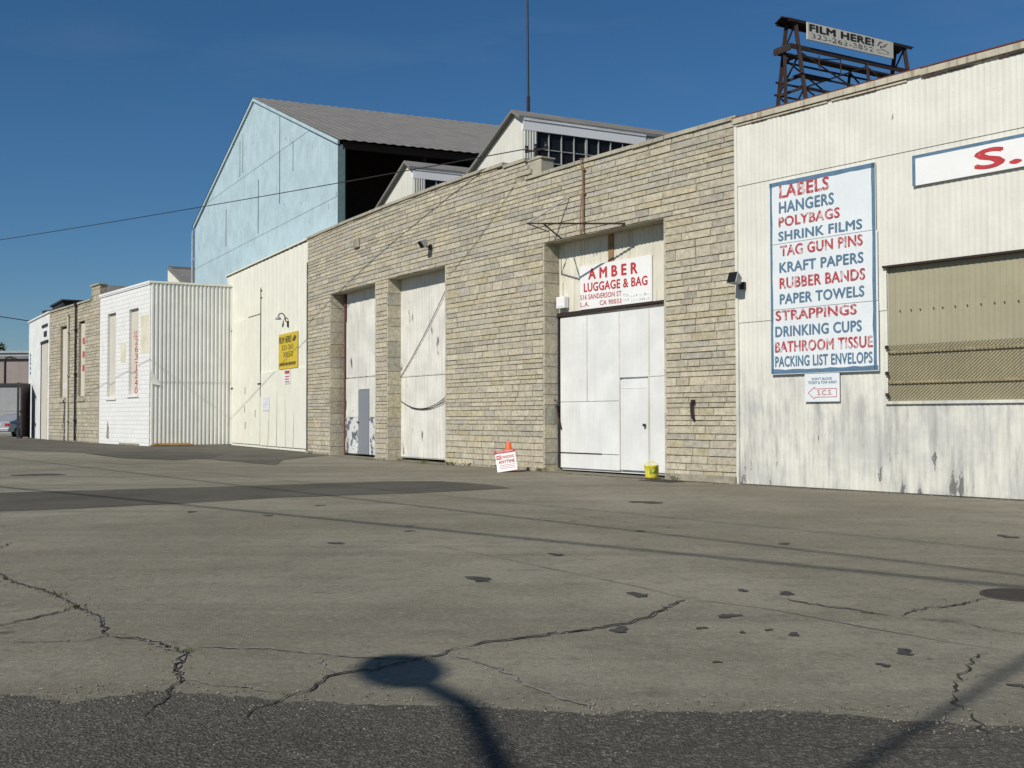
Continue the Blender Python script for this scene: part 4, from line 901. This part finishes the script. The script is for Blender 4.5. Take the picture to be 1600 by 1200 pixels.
# ------------------------------------------------------------------ stone annex and far white shed
B1 = BF(-BW, 0, 0); G = Fr((B1.x, B1.y), 36); GL, GT = 9.72, 7.22
sa = thing('stone_annex', 'far stone faced annex with two tall boarded windows and downpipes', 'building', (B1.x, B1.y, 0))
gw = [(-7.35, -5.95, 2.30, 6.26), (-3.75, -2.58, 2.30, 6.33)]
mb = MB(G); ashlar(mb, -GL, 0, lambda x: GT if x < -1.5 else 7.9, gw, None, .13, .22, .35, 1.0)
part('wall', mb, stone_mat('far_ashlar', .92), sa)
mb = MB(G); xs_ = [-GL, -7.35, -5.95, -3.75, -2.58, 0]
for i in range(5):
    a, b = xs_[i], xs_[i+1]
    if i in (1, 3): z0, z1_ = gw[i//2][2:]; mb.box(a, b, .01, .3, 0, z0); mb.box(a, b, .01, .3, z1_, GT)
    else: mb.box(a, b, .01, .3, 0, GT)
mb.box(-1.5, 0, .01, .3, GT+.002, 7.88)
part('wall_core', mb, M['mortar'], sa)
mb = MB(G); mb.box(-GL, -1.52, -.08, .35, GT, GT+.09); mb.box(-1.55, .05, -.08, .35, 7.9, 7.98); part('coping', mb, M['coping'], sa)
GSd = Fr((B1.x, B1.y), 118); mb = MB(GSd); mb.box(.31, 6.6, .02, .25, 0, 7.88); part('side_parapet', mb, paint('grey_block', (.27, .26, .24), .2, .4, (.16, .15, .14), .3, (.15, .14, .12), 3, 1, rough=.9), sa)
mb = MB(G); mb.box(-GL, 0, .3, 8, 6.8, 6.9); part('roof', mb, M['dark_roof'], sa)
for i, (a, b, z0, z1_) in enumerate(gw):
    mb = MB(G); mb.box(a, b, .12, .2, z0, z1_); wn = part('window', mb, M['window_board'], sa, ('boarded window nearer the far white shed', 'boarded window with red marks beside the dark downpipe')[i])
    mb = MB(G); mb.box(a-.1, b+.1, -.08, .12, z0-.13, z0-.003); part('sill', mb, M['coping'], wn)
    mb = MB(G); mb.box(a, b, .10, .12, z1_-.1, z1_); part('head', mb, M['brown_dark'], wn)
    mb = MB(G)
    if i:
        for z in (5.15, 4.45, 3.75): mb.prism([(a+.25, z), (b-.3, z-.05), (b-.25, z+.28), (a+.3, z+.33)], .115, .119)
    else: mb.box(a+.2, b-.25, .115, .119, 2.9, 3.2)
    part('lettering', mb, M['red_mid' if i else 'ghost_ink'], wn)
for x, zt, m, lab in ((-5.5, 6.75, 'window_board', 'pale downpipe between the annex windows'), (-4.02, 7.2, 'dark_steel', 'dark downpipe beside the marked window')):
    mb = MB(G); mb.tube([(x, -.10, .15), (x, -.10, zt)], .055, 8); mb.box(x-.10, x+.10, -.18, -.03, zt-.0, zt+.12)
    for z in (1.2, 3.6, 5.9): mb.box(x-.12, x+.12, -.16, -.02, z-.04, z+.04)
    part('downpipe', mb, M[m], sa, lab)
B2 = G(-GL, 0, 0); Q = Fr((B2.x, B2.y), 31); QL, QT = 8.05, 7.25
ws = thing('white_shed', 'farthest low white shed with a tall door at the left end of the row', 'building', (B2.x, B2.y, 0))
mb = MB(Q); mb.corr(-QL, 0, .1, QT, .4, .015, 0, .05); mb.box(-QL, 0, .02, .2, 0, QT); mb.box(-QL-.0, -QL+.15, .2, 9, 0, QT-.02); part('wall', mb, M['white_door'], ws)
mb = MB(Q); mb.box(-QL-.08, .0, -.08, .3, QT+.003, QT+.09); part('parapet_cap', mb, M['board_white'], ws)
mb = MB(Q); mb.box(-2.5, -.5, -.05, .0, .12, 5.6); dq = part('tall_door', mb, M['window_board'], ws)
mb = MB(Q); mb.box(-2.72, -2.52, -.07, .0, .12, 5.65); mb.box(-2.72, -.4, -.10, .0, 5.6, 5.75); mb.box(-2.6, -.7, -.06, 0, 6.55, 6.7); mb.box(-1.9, -.9, -.05, 0, 6.0, 6.3); part('door_frame', mb, M['dark_steel'], dq)
mb = MB(Q); mb.box(-QL, 0, .3, 9, 6.9, 7.0); part('roof', mb, M['dark_roof'], ws)
mb = MB(Q)
for z in (5.2, 4.95, 4.7, 4.4, 4.1): mb.prism([(-7.35, z-.09), (-6.95, z-.11), (-6.95, z+.09), (-7.35, z+.08)], -.022, -.017)
part('lettering', mb, M['blue_ink'], ws)
mb = MB(Q); mb.box(-4.6, -.8, .8, 2.0, 6.95, 8.0, .05); mb.box(-4.8, -.6, .7, 2.1, 8.0, 8.1); mb.box(-4.4, -1.0, .76, .8, 7.3, 7.8)
single('rooftop_unit', 'larger dark rooftop unit on the farthest white shed', 'rooftop unit', mb, M['dark_steel'], Q(-2.7, 1.4, 7))
mb = MB(Q); mb.lathe([(0, 6.95), (.5, 6.95), (.5, 7.6), (.7, 7.6), (.7, 7.9), (0, 8.0)], -6.3, 1.2, 12)
single('roof_ventilator', 'small dark round ventilator on the roof corner of the farthest white shed', 'ventilator', mb, M['brown_dark'], Q(-6.3, 1.2, 6.95))

# ------------------------------------------------------------------ gate, car and the street end
GA = Q(-6.4, -.12, 0); GB = spot(29, 685.5); dgt = GB-GA; GFr = Fr((GA.x, GA.y), math.degrees(math.atan2(dgt.x, -dgt.y))); gl_ = Vector((dgt.x, dgt.y, 0)).length; gzv = gz(70)
gt_ = thing('metal_yard_gate', 'dark sheet metal yard gate swung open at the end of the white shed', 'gate', GA)
mb = MB(GFr); mb.box(.02, gl_*.70, -.03, .0, gzv+.08, gzv+3.25); part('gate_panel', mb, M['rust'], gt_)
mb = MB(GFr)
for x in (0, gl_*.7, gl_-.02): mb.bar((x, -.05, gzv), (x, -.05, gzv+3.3), .1)
for z in (.12, 1.6, 3.25): mb.bar((0, -.05, gzv+z), (gl_, -.05, gzv+z), .09)
part('gate_frame', mb, M['dark_steel'], gt_)

cz = gz(71)
car = thing('parked_car', 'silver car parked at the far left street end, seen from behind', 'car', (-32.6, 71.3, cz))
CF = Fr((-32.6, 71.0), 78)                        # x across the car, y towards its nose
mb = MB(CF); b = bmesh.new(); hw = .88
prof = [(0, .32), (-.03, .55), (.0, .9), (.08, 1.0), (.75, 1.05), (1.35, 1.40), (2.0, 1.46), (2.7, 1.40), (3.35, 1.0), (4.3, .88), (4.5, .6), (4.45, .32)]
secs = []
for k, inset in ((-1, .0), (-.93, 0), (.93, 0), (1, 0)):
    secs.append([b.verts.new((k*hw*(1 if z < 1.02 else .80)*(1 if abs(k) < 1 else .985), y, z+cz-(0.03 if abs(k) == 1 and z > .4 else 0))) for y, z in prof])
for a, c in zip(secs, secs[1:]):
    for i in range(len(prof)): j = (i+1) % len(prof); b.faces.new((a[i], a[j], c[j], c[i]))
b.faces.new(secs[0][::-1]); b.faces.new(secs[-1]); bmesh.ops.recalc_face_normals(b, faces=b.faces[:]); bmesh.ops.bevel(b, geom=[e for e in b.edges], offset=.025, segments=2, affect='EDGES'); mb.bm(b)
part('body', mb, plain('silver_car_paint', (.42, .43, .44), .3, .5, var=.03), car)
mb = MB(CF); mb.add([(-.62, .80, cz+1.06), (.62, .80, cz+1.06), (.60, 1.28, cz+1.345), (-.60, 1.28, cz+1.345)], [(0, 1, 2, 3)]); mb.add([(-.62, .83, cz+1.03), (.62, .83, cz+1.03), (.60, 1.31, cz+1.315), (-.60, 1.31, cz+1.315)], [(3, 2, 1, 0)]); part('rear_window', mb, M['glass'], car)
for sx in (-1, 1):
    mb = MB(CF); mb.box(sx*.68-.15, sx*.68+.15, -.06, .03, cz+.70, cz+.88, .02); part('tail_light', mb, plain('red_lens', (.45, .02, .02), .25), car)
    mb = MB(CF); mb.add([(sx*.735, 1.3, cz+1.04), (sx*.735, 3.1, cz+1.04), (sx*.728, 2.6, cz+1.34), (sx*.728, 1.6, cz+1.34)], [(0, 1, 2, 3)]); part('side_window', mb, M['glass'], car)
    for yv in (.75, 3.55):
        mb = MB(CF); mb.tube([(sx*.66, yv, cz+.31), (sx*.87, yv, cz+.31)], .31, 20); tyre = part('wheel', mb, plain('tyre_rubber', (.02, .02, .02), .9), car)
        mb = MB(CF); mb.tube([(sx*.87, yv, cz+.31), (sx*.885, yv, cz+.31)], .19, 14); part('rim', mb, M['steel'], tyre)
mb = MB(CF); mb.box(-.86, .86, -.09, .1, cz+.36, cz+.58, .04); part('bumper', mb, plain('silver_bumper', (.36, .37, .38), .4, .3), car)
mb = MB(CF); mb.box(-.26, .26, -.045, .0, cz+.72, cz+.85, .01); part('number_plate', mb, M['board_white'], car)

def hall(name, label, F, L, Dp, z, m, rm, over=.25, rise=0.0):
    o = thing(name, label, 'building', F(0, 0, 0))
    mb = MB(F); mb.box(-L, L, 0, Dp, 0, z); part('wall', mb, m, o)
    mb = MB(F)
    if rise: mb.add([(-L-over, -over, z), (L+over, -over, z), (L+over, Dp/2, z+rise), (-L-over, Dp/2, z+rise), (L+over, Dp+over, z), (-L-over, Dp+over, z)], [(0, 1, 2, 3), (3, 2, 4, 5)]); mb.box(-L-over, L+over, -over-.05, -over, z-.2, z+.02)
    else: mb.box(-L-over, L+over, -over, Dp+over, z+.004, z+.25)
    part('roof', mb, rm, o); return o
yw = thing('yard_wall', 'low off white yard wall with dark coping behind the parked car', 'wall', (-40, 86, 0))
YF = Fr((-40, 86), 84); mb = MB(YF); mb.box(-14, 9, 0, .25, 0, 3.75); part('wall', mb, paint('yard_wall_paint', (.29, .295, .30), .1, .2, (.22, .22, .22), .1, (.2, .2, .2)), yw)
mb = MB(YF); mb.box(-14.1, 9.1, -.1, .35, 3.754, 4.0); part('coping', mb, M['dark_steel'], yw)
mb = MB(YF); mb.box(-14, 9, -.03, 0, 1.9, 1.96); part('rail', mb, M['grey_metal'], yw)
hall('stucco_building', 'pinkish beige flat roofed building over the yard wall', Fr((-42, 95), 84), 14, 10, 6.35, paint('pink_stucco', (.29, .24, .22), .08, .1), M['roof'])
hall('grey_hall', 'blue grey hall roof beyond the pinkish building at far left', Fr((-58, 125), 86), 24, 14, 8.6, paint('grey_hall_wall', (.36, .38, .38), .06, .1), plain('pale_grey_roof', (.33, .36, .37), .7), .2)
lp = thing('yard_lamp', 'dark thin bent pole standing before the pinkish building', 'pole', (-41.6, 92.5, 0))
mb = MB(); vtube(mb, [(-41.9, 92.5, 0), (-41.9, 92.5, 6.1), (-41.8, 92.5, 6.35), (-41.5, 92.5, 6.4), (-41.0, 92.5, 6.2)], .10, 7); part('pole', mb, M['dark_steel'], lp)
leaf = NT('leaf_green'); leaf_m = leaf.fin(leaf.mix(leaf.rng(leaf.noise(leaf.co(), .9, 5), .3, .7), (.03, .05, .018), (.075, .10, .04)), .8)
def tree(label, x, y, h, r, seed):
    rr = random.Random(seed); o = thing('street_tree', label, 'tree', (x, y, 0), 'trees beyond the far roofs')
    mb = MB(); vtube(mb, [(x, y, 0), (x+.1, y, h*.35), (x-.1, y, h*.7)], [.28, .2, .08]); 
    for k in range(5): a = k*1.3; vtube(mb, [(x, y, h*.4), (x+math.cos(a)*r*.6, y+math.sin(a)*r*.6, h*.75)], [.12, .04], 5)
    part('trunk', mb, M['pole'], o)
    mb = MB()
    cl = [(x+rr.gauss(0, r*.45), y+rr.gauss(0, r*.45), h*.74+rr.gauss(0, r*.34), rr.uniform(.25, .5)*r) for _ in range(16)]
    for _ in range(2200):
        cx, cy, czz, cr = rr.choice(cl); d = Vector((rr.gauss(0, 1), rr.gauss(0, 1), rr.gauss(0, .8))).normalized()*cr*rr.uniform(.5, 1.05); c = Vector((cx, cy, czz))+d
        a = Vector((rr.gauss(0, 1), rr.gauss(0, 1), rr.gauss(0, 1))).normalized()*.28; b2 = Vector((rr.gauss(0, 1), rr.gauss(0, 1), rr.gauss(0, 1))).normalized()*.2
        mb.add([c-a, c+b2, c+a, c-b2], [(0, 1, 2, 3)], raw=True)
    part('crown', mb, leaf_m, o)
tree('dark tree rising beside the far end of the white shed', -47.6, 108, 7.4, 1.4, 3)
tree('larger dark tree on the skyline at the left edge', -69.5, 150, 11.2, 2.6, 5)

# ------------------------------------------------------------------ loose grit and small weeds, far too many to count
mb = MB(); gr = random.Random(11); spots_ = []
for p, ww in CR[:11]:
    P = [spot(*q) for q in p]
    for a, b in zip(P, P[1:]):
        for _ in range(int((b-a).length*26)): q = a.lerp(b, gr.random()); spots_.append((q.x+gr.gauss(0, .05), q.y+gr.gauss(0, .06), gr.uniform(.003, .011)))
for _ in range(1500): yy = gr.uniform(4.2, 14); spots_.append((gr.uniform(-.5, .5)*yy, yy, gr.uniform(.002, .008)))
for _ in range(900): q = arc(gr.uniform(0, S1), .1+abs(gr.gauss(0, .22))); spots_.append((q.x, q.y, gr.uniform(.006, .022)))
for _ in range(500): q = _W(gr.uniform(0, 7), -.1-abs(gr.gauss(0, .2))); spots_.append((q.x, q.y, gr.uniform(.005, .018)))
for e_ in edge[2:24]:
    for _ in range(34): spots_.append((e_.x+gr.uniform(-.3, .3), e_.y+gr.gauss(.05, .10), gr.uniform(.003, .010)))
for x, y, r in spots_:
    z = gz(y)+.004; a = gr.uniform(0, 6.28); h = r*gr.uniform(.5, 1.0)
    pts = [Vector((x+r*math.cos(a+k*1.57)*gr.uniform(.6, 1.2), y+r*math.sin(a+k*1.57)*gr.uniform(.6, 1.2), z)) for k in range(4)]
    mb.add(pts+[Vector((x+gr.uniform(-.3, .3)*r, y+gr.uniform(-.3, .3)*r, z+h))], [(0, 1, 4), (1, 2, 4), (2, 3, 4), (3, 0, 4)], raw=True)
struct('grit', mb, plain('grit', (.17, .155, .125), .95, var=.6, scale=9), 'stuff')
mb = MB()
tufts = [spot(88, 931), spot(122, 951), spot(284, 1021)]+[arc(gr.uniform(0, S1), .12) for _ in range(9)]
for t in tufts:
    far = t.y > 15
    for _ in range(26 if far else 14):
        b0 = Vector((t.x+gr.gauss(0, .07 if far else .05), t.y+gr.gauss(0, .05 if far else .035), gz(t.y)+.004)); a = gr.uniform(0, 6.28); l = gr.uniform(.04, .12)*(1 if far else .38); d = Vector((math.cos(a), math.sin(a), 0)); sd_ = Vector((-d.y, d.x, 0))*.004
        mb.add([b0-sd_, b0+sd_, b0+d*l*.4+Vector((0, 0, l*.7)), b0+d*l*.8+Vector((0, 0, l*.8))], [(0, 1, 2), (1, 3, 2)], raw=True)
struct('weeds', mb, plain('dry_weed', (.10, .11, .04), .9), 'stuff')

# ------------------------------------------------------------------ things on the lot
cb = spot(795, 737)
tc = thing('traffic_cone', 'orange traffic cone behind the leaning parking board', 'cone', cb)
CFr = Fr((cb.x, cb.y), 90); z0 = cb.z
mb = MB(CFr); mb.box(-.2, .2, -.2, .2, z0, z0+.035, .01); part('base', mb, M['cone'], tc)
mb = MB(CFr); mb.lathe([(.155, z0+.035), (.15, z0+.05), (.048, z0+.69), (.038, z0+.705), (.03, z0+.70), (.03, z0+.6)], 0, 0, 24); part('body', mb, M['cone'], tc, smooth=True)
NPm = Matrix.Translation(Vector((cb.x-.03, cb.y-.31, z0+.03))) @ Matrix.Rotation(math.radians(-6), 4, 'Z') @ Matrix.Rotation(math.radians(-16), 4, 'X') @ Matrix.Rotation(math.radians(-9), 4, 'Y')
np_ = thing('no_parking_board', 'white and red no parking board leaning tilted against the traffic cone', 'sign', (cb.x-.03, cb.y-.31, z0))
LF = lambda x, y=0, z=0: NPm @ Vector((x, y, z))
mb = MB(LF); mb.box(-.24, .24, .0, .012, 0, .44, .003); part('board', mb, M['board_white'], np_)
mb = MB(LF); mb.prism([(-.26, .465), (-.25, .45), (.23, .45), (.245, .465), (.245, .50), (.23, .515), (-.25, .515), (-.26, .50)], -.006, .008); part('header_band', mb, M['red_strong'], np_)
mb = MB(LF); glyphs(mb, "TOW-AWAY", -.2, .19, .465, .50, -.0065, .01); part('lettering', mb, M['board_white'], np_)
mb = MB(LF); mb.prism([(-.22, .30), (-.10, .30), (-.10, .40), (-.22, .40)], -.003, -.0005); part('red_square', mb, M['red_strong'], np_)
mb = MB(LF); glyphs(mb, "NO", -.205, -.115, .32, .38, -.0035, .02); part('lettering', mb, M['board_white'], np_)
mb = MB(LF); glyphs(mb, "PARKING", -.075, .20, .315, .385, -.0005, .02); part('lettering', mb, M['red_mid'], np_)
mb = MB(LF); glyphs(mb, "ANYTIME", -.18, .20, .20, .275, -.0005, .03)
for z in (.15, .11, .07): mb.box(-.17, .2, -.003, -.0005, z, z+.008)
part('lettering', mb, M['red_strong'], np_)
bk = spot(1018, 748)
yb_ = thing('yellow_bucket', 'small yellow plastic bucket with green print in front of the white sliding door', 'bucket', bk)
KF = Fr((bk.x, bk.y), 90); z0 = bk.z; wob = lambda a, z: (.06*math.sin(3*a+z*14)+.045*math.sin(5*a-z*20))*min(1, max(.2, (z-bk.z)*5))
mb = MB(KF); mb.lathe([(0, z0+.012), (.125, z0+.01), (.137, z0+.04), (.143, z0+.15), (.15, z0+.26), (.162, z0+.27), (.160, z0+.29), (.148, z0+.29), (.13, z0+.06), (0, z0+.05)], 0, 0, 26, wob); part('pail', mb, M['bucket'], yb_, smooth=True)
mb = MB(KF); mb.tube([(.15*math.cos(t)-.0, .03, z0+.27+.08*math.sin(t)) for t in [math.pi*i/12 for i in range(13)]], .007, 6); part('handle', mb, M['bucket'], yb_)
mb = MB(KF)
for a0, a1, za, zb2 in ((-1.95, -1.75, .11, .2), (-1.7, -1.62, .1, .2), (-1.55, -1.3, .12, .15), (-1.25, -1.15, .1, .19), (-2.0, -1.1, .215, .225)):
    n = 5; vs = []
    for i in range(n+1):
        a = a0+(a1-a0)*i/n
        for z in (za, zb2): r = (.137+.013*(z-.04)/.26)*(1+wob(a, z0+z))+.004; vs.append((r*math.cos(a), r*math.sin(a), z0+z))
    mb.add(vs, [(2*i, 2*i+2, 2*i+3, 2*i+1) for i in range(n)])
part('print', mb, M['green'], yb_)
mh = spot(1598, 931); HF = Fr((mh.x, mh.y), 90)
mo = thing('manhole_cover', 'round ribbed iron manhole cover set in the lot at right', 'manhole cover', mh)
mb = MB(HF); mb.lathe([(.29, .002), (.29, .012), (.265, .012), (.265, .003)], 0, 0, 40); part('ring', mb, M['iron'], mo)
mb = MB(HF); mb.lathe([(.26, .004), (.26, .010), (0, .010)], 0, 0, 40)
for i in range(-4, 5):
    hw = math.sqrt(max(.25**2-(i*.055)**2, 0)); mb.box(-hw, hw, i*.055-.012, i*.055+.012, .010, .016)
part('lid', mb, M['iron'], mo)
pl = spot(1043, 752); PF = Fr((pl.x, pl.y), 36); mb = MB(PF); mb.box(-.55, .35, -.30, .30, .003, .012, .002)
for i in range(6): mb.box(-.5+i*.14, -.46+i*.14, -.26, .26, .012, .015)
single('cover_plate', 'flat dark metal plate in the paving before the white sliding door', 'cover plate', mb, M['iron'], PF(0, 0, 0))

# ------------------------------------------------------------------ overhead wires, poles and the street lamp whose shadow falls in the picture
def cable(mb, a, b, sag_, r, n=24):
    a, b = Vector(a), Vector(b); vtube(mb, [a.lerp(b, i/n)-Vector((0, 0, sag_*4*(i/n)*(1-i/n))) for i in range(n+1)], r, 6)
def upole(label, x, y, h):
    o = thing('utility_pole', label, 'utility pole', (x, y, 0), 'utility poles along the street'); mb = MB(); vtube(mb, [(x, y, -.1), (x, y, h)], [.16, .11], 10); part('pole', mb, M['pole'], o)
    mb = MB(); t = math.radians(34); vtube(mb, [(x-math.cos(t)*1.2, y-math.sin(t)*1.2, h-.5), (x+math.cos(t)*1.2, y+math.sin(t)*1.2, h-.5)], .06, 6); part('crossarm', mb, M['pole'], o); return o
upole('timber utility pole down the street carrying the wire to the chimney stub', -29.7, 53.0, 9.4)
mb = MB(); cable(mb, (-29.7, 53.0, 9.0), ins+Vector((-.2, .16, .28)), .12, .013); single('service_wire', 'black overhead wire sloping across the blue shed to the chimney stub', 'wire', mb, M['wire'], ins)
mb = MB(); e_ = ins+Vector((.3, -.2, .25)); cable(mb, ins+Vector((-.2, .16, .25)), e_, .05, .015, 8); g0 = arc(7.6, .06, 7.0); g1 = arc(8.3, .06, 6.6); g2 = arc(10.7, .07, 5.2)
cable(mb, ins, g0, .02, .009, 6); vtube(mb, [arc(7.6+3.1*i/12, .045, 7.0-1.8*i/12-.12*math.sin(math.pi*i/12)) for i in range(13)], .005, 6)
single('drop_cable', 'thin loose cable hanging down the stone front from the chimney stub', 'cable', mb, M['wire'], ins)
mb = MB(); wp = Q(-QL+.1, .2, QT+.1); cable(mb, (-52, 62, 11.5), wp, .25, .03); single('far_wire', 'short black overhead wire reaching the far white shed at the left edge', 'wire', mb, M['wire'], wp)
k = 1/math.tan(SUN_EL); hs = Vector((to_sun.x, to_sun.y, 0)).normalized()
def lift(p, h): q = Vector((p.x, p.y, 0))+hs*(h*k); q.z = h; return q
def street_wire(label, p, q, h, r, ext=40.0):
    a, b = lift(p, h), lift(q, h); d = (b-a).normalized(); mb = MB(); cable(mb, a-d*ext, b+d*ext, .0, r, 6); single('street_wire', label, 'wire', mb, M['wire'], a-d*ext, 'wires strung along the street behind the photographer')
street_wire('thick street wire whose shadow crosses the whole lot', spot(1600, 899), spot(0, 714), 7.6, .022)
street_wire('thinner street wire whose shadow runs beyond the thick one', spot(1600, 862), spot(0, 706), 8.2, .012)
street_wire('highest street wire whose soft shadow lies along the road side', spot(1600, 918), spot(400, 800), 10.0, .035)
# the lamp post stands on the pavement left of the photographer; its post and its lamp both throw shadows into the picture
tdir = Vector((-hs.x, -hs.y, 0)); ps = spot(1340, 1200); bx, by = ps.x-tdir.x*9.0, ps.y-tdir.y*9.0
hd = lift(spot(622, 1048), 6.0)
sl = thing('street_lamp', 'street lamp beside the photographer throwing its shadow on the paving', 'street lamp', (bx, by, 0))
mb = MB(); vtube(mb, [(bx, by, 0), (bx, by, 3), (bx, by, 11.0)], [.06, .034, .026]); part('pole', mb, M['steel'], sl)
mb = MB(); m1 = lift(spot(735, 1105), 6.03); m2 = lift(spot(782, 1200), 5.95); m3 = m2+(m2-m1).normalized()*.8-Vector((0, 0, .15))
vtube(mb, [(bx, by, 5.0), (bx+(m3.x-bx)*.35, by+(m3.y-by)*.35, 5.55), tuple(m3), tuple(m2), tuple(m1), (hd.x+.08, hd.y-.2, 6.03)], .05); part('arm', mb, M['steel'], sl)
mb = MB(); b = bmesh.new(); bmesh.ops.create_uvsphere(b, u_segments=16, v_segments=8, radius=1)
for v in b.verts: v.co = Vector((v.co.x*.22, v.co.y*.40, v.co.z*(.14 if v.co.z > 0 else .06)))
bmesh.ops.rotate(b, verts=b.verts, matrix=Matrix.Rotation(.25, 3, 'Z'))
b.verts.ensure_lookup_table()
for i, q in enumerate(b.verts): q.index = i
mb.add([q.co+hd for q in b.verts], [[q.index for q in f.verts] for f in b.faces], raw=True); b.free(); part('lamp_head', mb, M['grey_metal'], sl, smooth=True)
